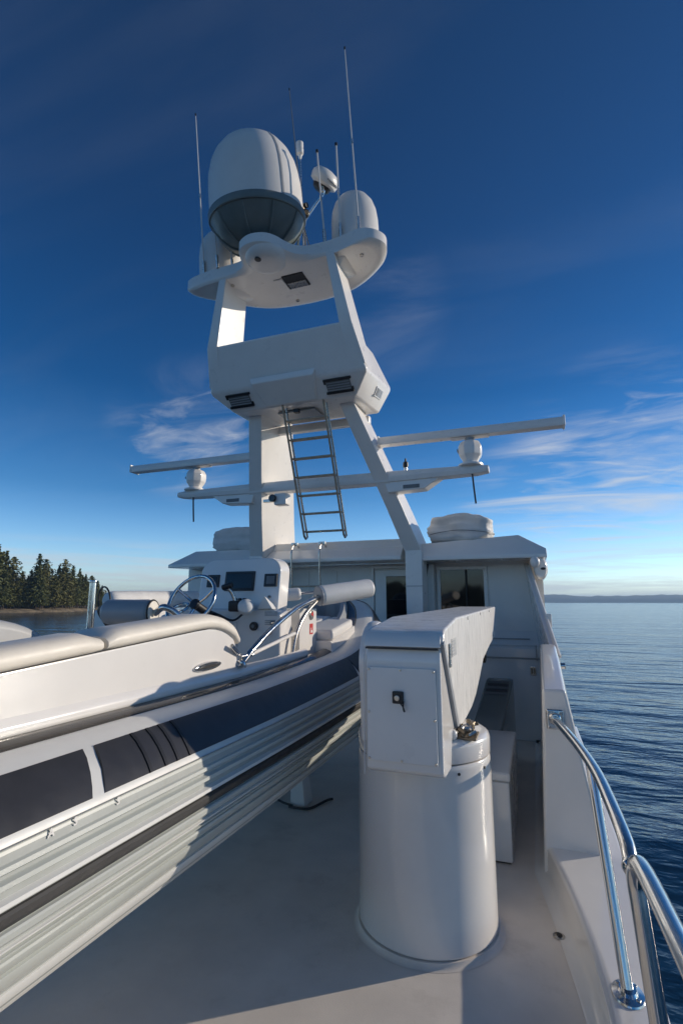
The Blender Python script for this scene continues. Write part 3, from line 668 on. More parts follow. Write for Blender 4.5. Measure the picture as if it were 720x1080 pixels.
d = Vector((.02, -.17, 1)); b = Vector((-2.36, 5.05, 5.57))
MB().tube([b, b + d * 1.36], .010, 8).build('stalk', STEELB, ws)
MB().lathe([(.012, 0), (.02, .03), (.024, .05), (.042, .065), (.045, .12), (.04, .135), (.044, .15), (.044, .20), (.02, .22), (0, .22)], b + d * 1.33, d, 16).build('canister', DOME, ws)
# searchlight on a curved arm
sr = thing('searchlight', 'white oval searchlight on a curved arm between the domes', 'searchlight', (-2.27, 4.75, 5.57))
MB().tube(catmull([(-2.36, 4.85, 5.57), (-2.35, 4.86, 5.85), (-2.29, 4.9, 6.12), (-2.16, 4.9, 6.30), (-2.06, 4.9, 6.42), (-2.05, 4.9, 6.50)], 5), .018, 8).build('arm', STEEL, sr)
MB().tube([(-2.12, 4.95, 5.57), (-2.25, 4.92, 5.80), (-2.31, 4.9, 6.05)], .009, 6).build('stay', STEELB, sr)
hm = Matrix.Translation((-2.045, 4.9, 6.585)) @ Matrix.Rotation(R(38), 4, 'Y') @ Matrix.Rotation(R(14), 4, 'X')
s = MB(); s.lathe([(0, -.07), (.10, -.07), (.145, -.045), (.155, 0), (.15, .04), (.12, .085), (.06, .105), (0, .11)], (0, 0, 0), (0, 0, 1), 28, sx=1.25); s.xform(hm); s.build('housing', DOME, sr)
s = MB(); s.lathe([(0, -.135), (.06, -.135), (.10, -.11), (.115, -.066), (0, -.066)], (0, 0, 0), (0, 0, 1), 24); s.xform(hm); s.build('lens_hood', BLACK, sr)
s = MB(); s.ring((0, 0, .0), .158, .012, (0, 0, 1)); s.xform(hm); s.build('rim', GREYP, sr)
MB().tube([(-2.06, 4.88, 6.42), (-2.05, 4.84, 6.52)], .022, 8).build('yoke', STEEL, sr)
s = MB(); s.ball((-2.33, 4.88, 6.22), .065, (1, 1, 1.1)); s.ball((-2.27, 4.86, 6.17), .05); s.cyl((-2.36, 4.86, 6.28), (-2.24, 4.84, 6.26), .03, 10); s.build('gear_housing', BLACK, sr)
s = MB(); s.cyl((-2.30, 4.81, 6.22), (-2.30, 4.84, 6.22), .03, 12); s.cyl((-2.25, 4.80, 6.15), (-2.22, 4.83, 6.13), .018, 10); s.build('knob', BRONZE, sr)

# ------------------------------------------------------------------ radar scanners
def scanner(px, x0, x1, label, hl, zc=3.625, rot=0.0):
    o = thing('radar_scanner', label, 'radar scanner', (px, 5.99, 3.20), 'open radar scanners on the spreader'); c = Vector((px, 5.99, 3.205))
    MB().lathe([(.13, 0), (.145, .01), (.145, .03), (.10, .045), (.085, .06)], c, (0, 0, 1), 24, sx=1.2).build('foot', WHITEP, o)
    s = MB(); s.loft([[c + Vector((math.cos(a) * r * 1.0, math.sin(a) * r * 1.1, z)) for a in [2 * math.pi * (k + .5) / 8 for k in range(8)]] for r, z in ((.085, .05), (.10, .09), (.135, .14), (.142, .20), (.142, .25), (.115, .30), (.08, .32))], bevel=.012); s.build('gearbox', WHITEP, o)
    MB().box((px - .147, 5.93, 3.40), (px - .138, 6.05, 3.43), .003).build('trim_line', GREYP, o)
    MB().cyl((px, 5.99, 3.51), (px, 5.99, 3.585), .055, 16, .008).build('rotary_joint', GREYP, o)
    MB().box((px - .22, 5.93, 3.565), (px + .22, 6.05, 3.59), .008).build('bar_mount', WHITEP, o)
    s = MB(); s.loft([[(x, 5.905, zc - .045), (x, 5.90, zc), (x, 5.91, zc + .05), (x, 5.98, zc + .062), (x, 6.07, zc + .05), (x, 6.08, zc), (x, 6.06, zc - .045)] for x in (x0, x1)], bevel=.012); s.build('antenna_bar', WHITEP, o)
    MB().box((x0 + .02, 5.899, zc - .052), (x1 - .02, 5.91, zc - .040), .003).build('edge_strip', MATS['white_paint'], o)
    for x in (x0, x1): MB().box((x - .012, 5.895, zc - .05), (x + .012, 6.085, zc + .066), .008).build('end_cap', WHITEP, o)
    MB().tube([(px + .02, 5.92, 3.11), (px + .03, 5.92, 2.95), (px + .045, 5.92, 2.76)], .011, 6).build('cable_tail', BLACK, o)
    return o
scanner(-.62, -1.72, .41, 'radar scanner on the spreader end over the water, its bar clear of the mast', 1)
scanner(-4.47, -5.60, -3.45, 'radar scanner on the far spreader end, bar partly behind the upright leg', 1)
# ------------------------------------------------------------------ crane
PC = (-.635, 2.995)
cr = thing('deck_crane', 'white deck crane with round pedestal, boxy head and stowed boom', 'crane', (PC[0], PC[1], 0))
s = MB(); s.lathe([(.30, .0), (.392, .001), (.384, .002), (.375, .006), (.369, .013), (.3655, .019), (.3645, .022), (.30, .023)], (PC[0], PC[1], 0), (0, 0, 1), 72); s.build('base_ring', NONSKID, cr, angle=50)
s = MB(); s.lathe([(.30, .026), (.353, .026), (.358, .036), (.358, .83), (.355, .85), (.350, .856), (.30, .856)], (PC[0], PC[1], 0), (0, 0, 1), 72); s.build('pedestal', WHITE, cr, angle=50)
s = MB(); s.lathe([(.30, .85), (.350, .862), (.357, .868), (.359, .935), (.352, .957), (.334, .968), (.30, .972), (0, .972)], (PC[0], PC[1], 0), (0, 0, 1), 72); s.build('pedestal_cap', WHITE, cr, angle=50)
for a, z in ((-50, .82), (-20, .82)):
    e = Vector((math.cos(R(a)), math.sin(R(a)), 0)); p = Vector((PC[0], PC[1], z)) + e * .3565; MB().cyl(p, p + e * .006, .007, 10).build('screw', BLACK, cr)
# head housing, side profile swept across
hp = [(2.452, .885), (2.450, 1.36), (2.456, 1.405), (2.475, 1.445), (2.505, 1.47), (2.60, 1.49), (3.25, 1.49), (3.25, .975), (2.72, .975), (2.66, .855), (2.50, .862)]
s = MB(); s.prism([(-.795, y, z) for y, z in hp], (.365, 0, 0), .012, 3, ang=30); s.build('housing', WHITE, cr)
s = MB(); s.prism([(-.80, y, z) for y, z in [(2.443, 1.44), (2.455, 1.474), (2.485, 1.502), (2.53, 1.517), (2.92, 1.560), (3.05, 1.562), (3.05, 1.46), (2.6, 1.46), (2.51, 1.462), (2.468, 1.437)]], (.372, 0, 0), .006, 2, ang=30); s.build('hood', WHITE, cr)
s = MB(); s.cyl((-.855, 2.72, 1.345), (-.79, 2.72, 1.345), .205, 48, .02); s.hull([(-.855, 2.53, 1.32), (-.79, 2.53, 1.32), (-.855, 2.56, .97), (-.79, 2.56, .97), (-.855, 2.92, 1.3), (-.79, 2.92, 1.3), (-.855, 2.85, .97), (-.79, 2.85, .97)], .015); s.build('cheek_plate', WHITE, cr)
pan = MB().box((-.782, 2.438, .925), (-.452, 2.449, 1.345), .004).build('access_panel', WHITEP, cr)
for x, z in ((-.772, 1.335), (-.617, 1.335), (-.462, 1.333), (-.772, 1.14), (-.462, 1.12), (-.772, .935), (-.617, .935), (-.462, .935)):
    MB().cyl((x, 2.434, z), (x, 2.44, z), .0065, 10, .002).build('screw', STEELB, pan)
MB().box((-.655, 2.422, 1.185), (-.603, 2.440, 1.24), .005).build('lock_plate', BLACK, pan)
MB().cyl((-.630, 2.412, 1.212), (-.630, 2.424, 1.212), .013, 14, .003).build('lock_barrel', STEELB, pan)
MB().tube(catmull([(-.615, 2.42, 1.19), (-.60, 2.41, 1.175), (-.595, 2.415, 1.155), (-.602, 2.42, 1.165), (-.60, 2.42, 1.20)], 4), .0035, 6).build('lock_cord', BLACK, pan)
MB().box((-.800, 2.4405, .86), (-.796, 2.452, 1.40), .002).build('edge_bead', WHITEP, cr)
MB().box((-.79, 2.4405, 1.428), (-.436, 2.452, 1.437), .002).build('gap_shade', RUBBER, cr)  # dark strip painting in the shade of the gap under the hood
# boom
bp_ = [(2.472, 1.44), (2.462, 1.470), (2.490, 1.506), (2.535, 1.523), (2.93, 1.567), (5.80, 1.602), (5.78, 1.45), (5.62, 1.31), (4.9, 1.262), (4.30, 1.205), (3.95, 1.10), (3.70, 1.035), (3.45, 1.0), (3.15, .99), (2.86, 1.0), (2.82, 1.02)]
s = MB(); s.prism([(-.790, y, z) for y, z in bp_], (.375, 0, 0), .012, 3, ang=20); boom = s.build('boom', BOOMM, cr, angle=30)
s = MB(); a_ = Vector((0, 2.455, 1.455)); b_ = Vector((0, 2.805, 1.010)); dn = (b_ - a_).normalized(); pn = Vector((0, dn.z, -dn.y))
s.prism([(-.795, *(a_ + pn * w).yz) for w in (0.0,)] + [(-.795, *(b_).yz), (-.795, *(b_ - pn * .05).yz), (-.795, *(a_ - pn * .03).yz)], (.383, 0, 0), .004); s.build('boom_back_plate', GREYP, cr)
f = MB().box((-.415, 2.60, 1.335), (-.405, 2.632, 1.45), .008, 3).build('grip_plate', STEELB, boom)
MB().box((-.414, 2.70, 1.375), (-.4125, 2.86, 1.465), .001).build('data_label', LABEL, boom)
for k in range(5): MB().box((-.4125, 2.715, 1.385 + k * .016), (-.4118, 2.83 - .02 * (k % 3), 1.390 + k * .016), 0).build('print_line', GREYP, boom)
for y in (3.4, 4.2, 5.0): MB().cyl((-.415, y, 1.545 + (y - 3) * .012), (-.409, y, 1.545 + (y - 3) * .012), .012, 12, .003).build('bolt', WHITEP, boom)
# bronze hose fittings on the cap
f = MB().box((-.425, 2.77, .966), (-.32, 2.93, .980), .006).build('fitting_base', BRONZE, cr)
rnd = random.Random(3)
for k in range(16):
    x = rnd.uniform(-.415, -.33); y = rnd.uniform(2.78, 2.92); a = rnd.uniform(0, 3.14); h = rnd.uniform(-.005, .028)
    dd = Vector((math.cos(a), math.sin(a), rnd.uniform(-.2, .6))) * .019
    MB().cyl(Vector((x, y, .995 + h)) - dd, Vector((x, y, .995 + h)) + dd, rnd.uniform(.008, .015), 8, .003).build('hose_fitting', BRONZE if k % 3 else STEELB, f)
s = MB(); s.ball((-.43, 2.745, .995), .022, (1, 1, 1.2)); s.build('grease_cap', WHITEP, f)
# sheave block under the boom head
sh = MB(); sh.ring((-.52, 5.45, 1.17), .10, .018, (1, 0, .0), 28, 8); sv = sh.build('sheave', BRONZE, cr)
MB().box((-.55, 5.41, 1.13), (-.53, 5.49, 1.34), .006).build('sheave_cheek', STEELB, sv)
MB().box((-.51, 5.41, 1.13), (-.49, 5.49, 1.34), .006).build('sheave_cheek', STEELB, sv)

lk = thing('deck_locker', 'low white deck locker standing behind the crane pedestal', 'locker', (-.5, 4.3, 0))
MB().box((-.78, 3.74, .012), (-.237, 4.90, .49), .012, 3).build('body', WHITE, lk)
MB().box((-.79, 3.73, .492), (-.229, 4.91, .55), .016, 3).build('lid', WHITE, lk)
MB().box((-.76, 3.76, .0), (-.25, 4.88, .014), .002).build('plinth', RUBBER, lk)
MB().box((-.232, 4.0, .40), (-.226, 4.04, .475), .003).build('hasp', STEELB, lk)
vt = thing('vent_box', 'sloping smoked grey vent box with louvres behind the deck locker', 'vent', (-.45, 5.5, 0))
s = MB(); s.hull([(-.56, 6.12, .83), (-.285, 6.12, .83), (-.56, 5.99, .82), (-.285, 5.99, .82), (-.66, 4.97, .40), (-.385, 4.97, .40), (-.56, 6.12, 0), (-.285, 6.12, 0), (-.66, 4.95, 0), (-.385, 4.95, 0)], .025, 3); s.build('body', GREENG, vt)
for k in range(5):
    t = .03 + k * .05; p0 = Vector((-.56, 5.99, .82)).lerp(Vector((-.66, 4.97, .40)), t); p1 = Vector((-.285, 5.99, .82)).lerp(Vector((-.385, 4.97, .40)), t)
    s = MB(); s.hull([p0 + Vector((.03, 0, -.004)), p1 + Vector((-.03, 0, -.004)), p0 + Vector((.03, -.035, -.010)), p1 + Vector((-.03, -.035, -.010)), p0 + Vector((.03, -.03, .014)), p1 + Vector((-.03, -.03, .014))], .002)
    s.build('louvre', NAVY if k % 2 else VENTG, vt)

# handrails
hr = thing('handrail', 'steel handrail running from the bulwark block to its end joint', 'handrail', (.2, 2.9, .13), 'handrails along the deck edge')
MB().box((.015, 3.638, .865), (.118, 3.658, .985), .018, 3).build('wall_plate', STEEL, hr)
for x, z in ((.032, .882), (.101, .882), (.032, .968), (.101, .968)): MB().cyl((x, 3.632, z), (x, 3.642, z), .007, 10, .002).build('bolt', STEELB, hr)
MB().lathe([(.038, 0), (.036, .012), (.028, .02), (.0, .022)], (.066, 3.638, .93), (0, -1, 0), 20).build('collar', STEEL, hr)
MB().tube(catmull([(.066, 3.64, .93), (.070, 3.56, .932), (.098, 3.38, .935), (.160, 2.98, .930), (.202, 2.62, .918), (.221, 2.30, .895), (.231, 2.08, .868), (.231, 1.99, .835)], 7), 0.0238, 18).build('rail', STEEL, hr)
MB().ball((.231, 1.985, .83), .030).build('rail_end', STEEL, hr)
st = MB().tube([(.188, 2.74, .918), (.237, 2.48, .18)], .022, 16).build('stanchion', STEEL, hr)
s = MB(); s.lathe([(.0, .0), (.058, 0), (.056, .006), (.035, .012), (.03, .022), (.0, .024)], (.237, 2.48, .178), (0, 0, 1), 24, sx=1.35); s.build('base_plate', STEEL, hr)
for x, y in ((.207, 2.44), (.267, 2.44), (.207, 2.52), (.267, 2.52)): MB().cyl((x, y, .180), (x, y, .192), .008, 8, .002).build('bolt', STEELB, hr)
h2 = thing('handrail', 'nearer steel handrail bending down into its own post at the joint', 'handrail', (.23, 1.6, .13), 'handrails along the deck edge')
MB().tube(catmull([(.262, 1.72, .13), (.236, 1.76, .55), (.220, 1.785, .80), (.215, 1.79, .88), (.218, 1.755, .932), (.224, 1.68, .948), (.236, 1.45, .945), (.246, 1.1, .94), (.25, .4, .935), (.25, -1.2, .93), (.25, -3, .93)], 8), 0.0238, 18).build('rail', STEEL, h2)
MB().lathe([(.0, .0), (.058, 0), (.056, .006), (.035, .012), (.03, .022), (.0, .024)], (.262, 1.72, .178), (0, 0, 1), 24).build('base_plate', STEEL, h2)
MB().tube([(.25, .5, .935), (.28, .5, .13)], .022, 14).build('stanchion', STEEL, h2)
dr = thing('deck_drain', 'small dark deck drain with cap at the foot of the coaming', 'drain', (.018, 3.087, 0))
MB().lathe([(.0, .002), (.028, .002), (.028, .008), (.018, .012), (.018, .004), (0, .004)], (.005, 3.087, 0), (0, 0, 1), 20).build('ring', STEELB, dr)
MB().ball((.008, 3.08, .012), .014, (1, 1.2, .6)).build('plug', BLACK, dr)
sc2 = MB().box((-.10, 6.86, .0), (-.06, 6.90, .03), .004); tag(sc2.build('scupper', BLACK), 'small black scupper at the foot of the wheelhouse step cabinet', 'scupper')

# ------------------------------------------------------------------ inflatable boat (tender)
TX = -2.15
tb = thing('inflatable_boat', 'rigid inflatable boat with dark band and ridged grey tube stowed on deck', 'inflatable boat', (TX, 2.5, .3))
def path(n=70):
    """plan of the tube reference line, starboard side from astern to the bow tip and back along the port side"""
    P = []
    for i in range(24): P.append((.62, -1.6 + i * (5.5 / 23)))
    for i in range(1, 25):
        a = math.pi / 2 * i / 24; P.append((.62 * math.cos(a) ** .8 if a < 1.57 else 0, 3.9 + 1.75 * math.sin(a)))
    q = [(-x, y) for x, y in P[-2::-1]]
    return [Vector((TX + x, y, 0)) for x, y in P + q]
PT = path()
def rise(y): return 0 if y < 2.4 else .04 * ((y - 2.4) / 1.4) ** 1.5 if y < 3.8 else .04 + .043 * (y - 3.8) + .115 * (y - 3.8) ** 2
def sweep(prof, i0=0, i1=None, vk=None, cap=True):
    """prof: (outward offset, z) points measured amidships, swept along the tube line"""
    secs = []; i1 = len(PT) - 1 if i1 is None else i1
    for i in range(i0, i1 + 1):
        p = PT[i]; d = (PT[min(i + 1, len(PT) - 1)] - PT[max(i - 1, 0)]).normalized(); n = Vector((d.y, -d.x, 0))
        rz = rise(p.y)
        secs.append([Vector((p.x, p.y, 0)) + n * u + Vector((0, 0, z + rz * max(.25, min(1.0, .35 + (z - .85) * 2.0)))) for u, z in prof])
    s = MB(); s.loft(secs, cap=cap); return s
def off(X): return X + 1.53
# main tube body (white) and lower hull
body = [(off(-1.66), 1.19), (off(-1.62), 1.183), (off(-1.52), 1.188), (off(-1.42), 1.172), (off(-1.35), 1.118), (off(-1.302), 1.066), (off(-1.285), 1.044), (off(-1.278), 1.0), (off(-1.272), .9), (off(-1.275), .82), (off(-1.31), .74), (off(-1.345), .668), (off(-1.365), .622), (off(-1.385), .586), (off(-1.42), .575), (off(-1.66), .62), (off(-1.75), .80), (off(-1.75), 1.05)]
sweep(body).build('tube', TUBEW, tb, angle=50)
gun = [(off(-1.70), 1.198), (off(-1.68), 1.212), (off(-1.65), 1.211), (off(-1.617), 1.200), (off(-1.600), 1.188), (off(-1.606), 1.178), (off(-1.70), 1.17)]
sweep(gun).build('gunwale_strip', TEAK, tb, angle=50)
# ridged rub strakes, each an extrusion of its own
def strake(zs, depth, name, m):
    """one ridge between two heights on the tube side"""
    z1, z0 = zs
    def X(z):
        T = [(1.05, -1.287), (1.017, -1.277), (.969, -1.265), (.906, -1.258), (.861, -1.258), (.818, -1.266), (.743, -1.296), (.669, -1.336), (.624, -1.363), (.586, -1.383)]
        for (a, xa), (b, xb) in zip(T, T[1:]):
            if b <= z <= a: return xa + (xb - xa) * (z - a) / (b - a)
        return -1.3
    pr = [(off(X(z1)) - .012, z1), (off(X(z1)) + depth * .35, z1 - .004), (off(X(z1 * .75 + z0 * .25)) + depth, z1 * .75 + z0 * .25), (off(X(z1 * .35 + z0 * .65)) + depth, z1 * .35 + z0 * .65), (off(X(z0)) + depth * .25, z0 + .004), (off(X(z0)) - .012, z0)]
    return sweep(pr).build(name, m, tb, angle=30)
side = [(off(-1.27), 1.046), (off(-1.279), 1.044), (off(-1.270), 1.0), (off(-1.262), .9), (off(-1.268), .82), (off(-1.303), .74), (off(-1.338), .668), (off(-1.360), .615), (off(-1.40), .60), (off(-1.40), .95)]
sweep(side).build('tube_side', mat('strake_groove', (.40, .415, .39), .45, var=.1), tb, angle=50)
strake((1.043, 1.022), .006, 'rub_strake', STRAKE)
strake((1.012, .983), .013, 'rub_strake', STRAKE)
strake((.979, .949), .015, 'rub_strake', STRAKE)
strake((.936, .908), .017, 'rub_strake', TUBEW)
strake((.906, .862), .009, 'rub_strip', RUBBER)
strake((.860, .822), .009, 'rub_strake', STRAKE)
strake((.819, .803), .008, 'rub_strake', TUBEW)
strake((.800, .784), .007, 'rub_strake', STRAKE)
strake((.781, .736), .009, 'rub_strake', STRAKE)
strake((.732, .668), .009, 'rub_strake', STRAKE)
strake((.664, .604), .009, 'rub_strake', TUBEW)
# navy band in panels 4 mm proud of the tube
bandp = [(off(-1.425), 1.170), (off(-1.418), 1.177), (off(-1.385), 1.156), (off(-1.345), 1.121), (off(-1.315), 1.088), (off(-1.296), 1.063), (off(-1.304), 1.060)]
def band(y0, y1, name='band_panel'):
    secs = []
    k = max(2, int((y1 - y0) / .12)); 
    for j in range(k + 1):
        y = y0 + (y1 - y0) * j / k
        secs.append([Vector((TX + .62 + u, y + (.062 * (1.175 - z) / .11 - .0) * -1, z + rise(y) * min(1.0, .35 + (z - .85) * 2.0))) for u, z in bandp])
    s = MB(); s.loft(secs); return s.build(name, NAVY, tb, angle=50)
band(-1.55, -.20); band(-.15, 1.375); mainband = band(1.425, 3.9)
for yy in (1.59, 1.67, 1.737, 1.81):     # raised black ribs across the band
    s = MB(); s.loft([[Vector((TX + .62 + u + .0035, yy - .02 * (1.175 - z) / .11 + e, z + .002)) for e in (-.007, .007)] + [Vector((TX + .62 + u - .004, yy - .02 * (1.175 - z) / .11 + e, z - .003)) for e in (.007, -.007)] for u, z in bandp[1:6]])
    s.build('band_rib', BLACK, mainband)
# bow continuation of the band
idx = [i for i in range(len(PT)) if PT[i].y >= 3.89]
sweep(bandp, idx[0], idx[-1]).build('band_panel', NAVY, tb, angle=50)
# maker letters printed along the upper strake (three bold marks survive)
for ch_, y in (('A', 1.150), ('S', 1.230), ('S', 1.392)):
    cu = bpy.data.curves.new('letter', 'FONT'); cu.body = ch_; cu.size = .030; cu.extrude = .0004; cu.offset = .0008; cu.align_x = 'CENTER'
    tmp = bpy.data.objects.new('letter_curve', cu); COL.objects.link(tmp); bpy.context.view_layer.update()
    me = bpy.data.meshes.new_from_object(tmp); bpy.data.objects.remove(tmp); me.materials.clear(); me.materials.append(MATS['white_paint'])
    lo = bpy.data.objects.new('letter', me); COL.objects.link(lo); lo.parent = tb
    lo.location = Vector((-1.2712, y, 1.0225)) - tb.location; lo.rotation_euler = (R(90), 0, R(90))
# inner liner and floor
s = MB(); s.prism([(TX - .6, -1.5, .78), (TX + .6, -1.5, .78), (TX + .6, 4.0, .80), (TX + .3, 5.0, .88), (TX - .3, 5.0, .88), (TX - .6, 4.0, .80)], (0, 0, .06), 0); s.build('cockpit_floor', WHITE, tb)
s = MB(); s.hull([(TX - .55, -1.5, .62), (TX + .55, -1.5, .62), (TX - .5, 4, .66), (TX + .5, 4, .66), (TX, 5.2, .85), (TX, -1.5, .30), (TX, 3.8, .33), (TX, 4.8, .55)], .02); s.build('keel_hull', WHITE, tb)
# starboard coaming wall with rounded forward end
def zc(y): return 1.418 + .078 * (y - 1.24)       # cushion underside
Y_ = [-1.4, -.6, .2, .8, 1.3, 1.8, 2.2, 2.4]
outer = [(y, zc(y)) for y in Y_] + [(2.52, 1.506), (2.61, 1.49), (2.67, 1.45), (2.71, 1.37), (2.735, 1.22)]
poly = [(y, z) for y, z in outer] + [(2.73, 1.10), (-1.4, 1.10)]
s = MB(); s.prism([(-1.672, y, z) for y, z in poly], (-.07, 0, 0), .012, 2, ang=30); s.build('seat_panel', WHITE, tb)
s = MB(); s.loft([[(-1.69, y, 1.19), (-1.66, y, 1.205 ), (-1.652, y, 1.225), (-1.658, y, 1.245), (-1.675, y, 1.275), (-1.70, y, 1.275)] for y in (-1.4, 1, 2.75)] + [[(-1.69, y, 1.19 + rise(y)), (-1.66, y, 1.205 + rise(y)), (-1.652, y, 1.225 + rise(y)), (-1.658, y, 1.245 + rise(y)), (-1.675, y, 1.262 + rise(y)), (-1.70, y, 1.262 + rise(y))] for y in (3.2, 3.7)]); s.build('panel_skirt', WHITE, tb, angle=60)
def cushion(y0, y1, endroll=False):
    secs = []; n = 18
    ys = [y0 + (y1 - y0) * k / n for k in range(n + 1)]
    for k, y in enumerate(ys):
        e = min((y - y0), (y1 - y)) / .06; f = 1 if e >= 1 else (1 - (1 - max(0, e)) ** 2) ** .5 * .35 + .65
        b = zc(y) + .004; h = .078 * f; w = .02 * (1 - f)
        if endroll and y > 2.30:
            q = (y - 2.30) / (y1 - 2.30); b -= .13 * q ** 2.6; 
        secs.append([(-1.662 - w, y, b), (-1.650 - w, y, b + h * .25), (-1.652 - w, y, b + h * .6), (-1.672 - w, y, b + h * .88), (-1.72, y, b + h), (-1.82, y, b + h * .98), (-1.90 + w, y, b + h * .8), (-1.92 + w, y, b + h * .4), (-1.90 + w, y, b - .02), (-1.78, y, b - .02)])
    s = MB(); s.loft(secs); return s.build('seat_cushion', CREAM, tb, angle=60)
cushion(-1.4, .18); cushion(.20, 1.675); cushion(1.70, 2.72, True)
MB().tube([(-1.670, y, zc(y) + .003) for y in (-1.4, 0, 1.2, 2.0, 2.3)] + [(-1.670, 2.45, zc(2.45) - .001), (-1.670, 2.6, zc(2.6) - .035)], .0045, 6).build('seam_line', RUBBER, tb)
s = MB(); s.box((-2.55, -1.3, .86), (-1.75, 2.0, 1.20), .04, 3); s.build('bench_base', WHITE, tb)
s = MB(); s.box((-2.5, -1.2, 1.20), (-1.80, 1.9, 1.32), .05, 3); s.build('bench_cushion', CREAM, tb)
# chrome oval fitting on the panel
def oval(rl, rh, x0, x1, n=32):
    sl_ = R(1.5); c0 = Vector((0, 2.415, 1.312)); b = MB(); secs = []
    for x, k in ((x0, 1.0), (x0 + (x1 - x0) * .6, .97), (x1, .82)):
        secs.append([Vector((x, 0, 0)) + c0 + Vector((0, math.cos(sl_), math.sin(sl_))) * rl * k * math.cos(2 * math.pi * i / n) + Vector((0, -math.sin(sl_), math.cos(sl_))) * rh * k * math.sin(2 * math.pi * i / n) for i in range(n)])
    b.loft(secs); return b
f = oval(.125, .024, -1.674, -1.655).build('oval_vent', STEEL, tb)
oval(.085, .009, -1.656, -1.652).build('vent_slot', BLACK, f)
# grab rail, bolsters
gr = MB().tube(catmull([(-1.655, 2.76, 1.30), (-1.645, 2.86, 1.37), (-1.635, 3.10, 1.49), (-1.64, 3.45, 1.605), (-1.66, 3.80, 1.668), (-1.70, 4.02, 1.69)], 6), .0175, 14).build('grab_rail', STEEL, tb)
MB().lathe([(0, 0), (.034, 0), (.036, .008), (.026, .022), (0, .03)], (-1.664, 2.745, 1.285), (.4, .5, .75), 18).build('foot', STEEL, gr)
MB().tube(catmull([(-1.70, 3.50, 1.22), (-1.70, 3.58, 1.42), (-1.69, 3.72, 1.56), (-1.685, 3.95, 1.67)], 6), .016, 12).build('rail_brace', STEELB, tb)
MB().cyl((-1.665, 2.72, 1.345), (-1.64, 2.60, 1.405), .013, 10, .004).build('cleat_horn', STEEL, tb)
MB().cyl((-1.665, 2.74, 1.33), (-1.64, 2.84, 1.335), .013, 10, .004).build('cleat_horn', STEEL, tb)
MB().tube([(-1.66, 2.86, 1.335), (-1.70, 3.55, 1.42)], .013, 10).build('steel_rod', WHITEP, tb)
def bolster(a, b, r, name='bolster', m=None, cap=GREYP, capend=0):
    a = Vector(a); b = Vector(b); ln = (b - a).length; s = MB()
    s.lathe([(0, 0), (r * .75, 0), (r * .93, .012), (r, .03), (r * 1.0, ln * .3), (r * .985, ln * .6), (r, ln - .03), (r * .93, ln - .012), (r * .75, ln), (0, ln)], a, b - a, 28)
    o = s.build(name, m or CREAM, tb, angle=60); d = (b - a).normalized()
    p = a if capend == 0 else b; q = -d if capend == 0 else d
    MB().lathe([(0, .006), (r * .86, .006), (r * .90, .002), (r * .90, -.01), (0, -.01)], p, q, 28).build('end_cap', cap, o)
    MB().ring(p + q * .0, r * .93, .006, d, 28, 6).build('piping', BLACK if capend else GREYP, o)
    MB().cyl(p + q * .004, p + q * .03, .013, 10, .003).build('end_bolt', STEELB, o); return o
bolster((-1.695, 3.99, 1.70), (-1.375, 4.42, 1.775), .083, m=VINYLW)
bolster((-2.425, 2.44, 1.592), (-2.125, 2.50, 1.592), .074, m=GREYP, cap=CREAM, capend=1)
bolster((-2.34, 4.35, 1.70), (-2.10, 4.50, 1.73), .06, m=VINYLW)
MB().tube([(-2.1, 4.5, 1.73), (-1.8, 4.62, 1.76)], .012, 8).build('bolster_rod', STEEL, tb)
MB().tube(catmull([(-2.11, 2.50, 1.585), (-2.04, 2.50, 1.62), (-1.97, 2.55, 1.56), (-1.93, 2.62, 1.40)], 6), .020, 12).build('seat_rail', STEEL, tb)
MB().tube(catmull([(-2.42, 2.44, 1.60), (-2.48, 2.46, 1.61), (-2.50, 2.50, 1.56), (-2.38, 2.60, 1.35)], 6), .018, 12).build('seat_rail', RUBBER, tb)
MB().tube([(-2.24, 2.48, 1.53), (-2.22, 2.5, 1.30)], .012, 8).build('seat_post', STEEL, tb)
ps = MB().tube([(-2.595, 2.5, 1.20), (-2.60, 2.5, 1.77)], .022, 14).build('flag_socket', STEEL, tb)
MB().cyl((-2.60, 2.5, 1.77), (-2.60, 2.5, 1.785), .024, 14, .004).build('cap', STEEL, ps)
MB().ring((-2.66, 2.66, 1.66), .09, .006, (.4, 1, .1), 24, 6).build('hoop', RUBBER, tb)
# rounded far backrest
s = MB()
secs = []
for k in range(13):
    a = math.pi / 2 * k / 12
    y = 1.75 + .56 * math.sin(a); h = 1.575 - .28 * (1 - math.cos(a))
    secs.append([(-2.60, y, 1.2), (-2.58, y, h - .05), (-2.60, y, h - .015), (-2.64, y, h), (-2.84, y, h), (-2.90, y, h - .03), (-2.90, y, 1.2)])
secs = [[(x, -1.4, z) for x, y, z in secs[0]]] + secs
s.loft(secs, bevel=.0); s.build('far_backrest', mat('backrest_grey', (.46, .46, .45), .5, var=.05, bump=.2, bscale=150, bdist=.001), tb, angle=50)  # even grey, darker than the other cushions
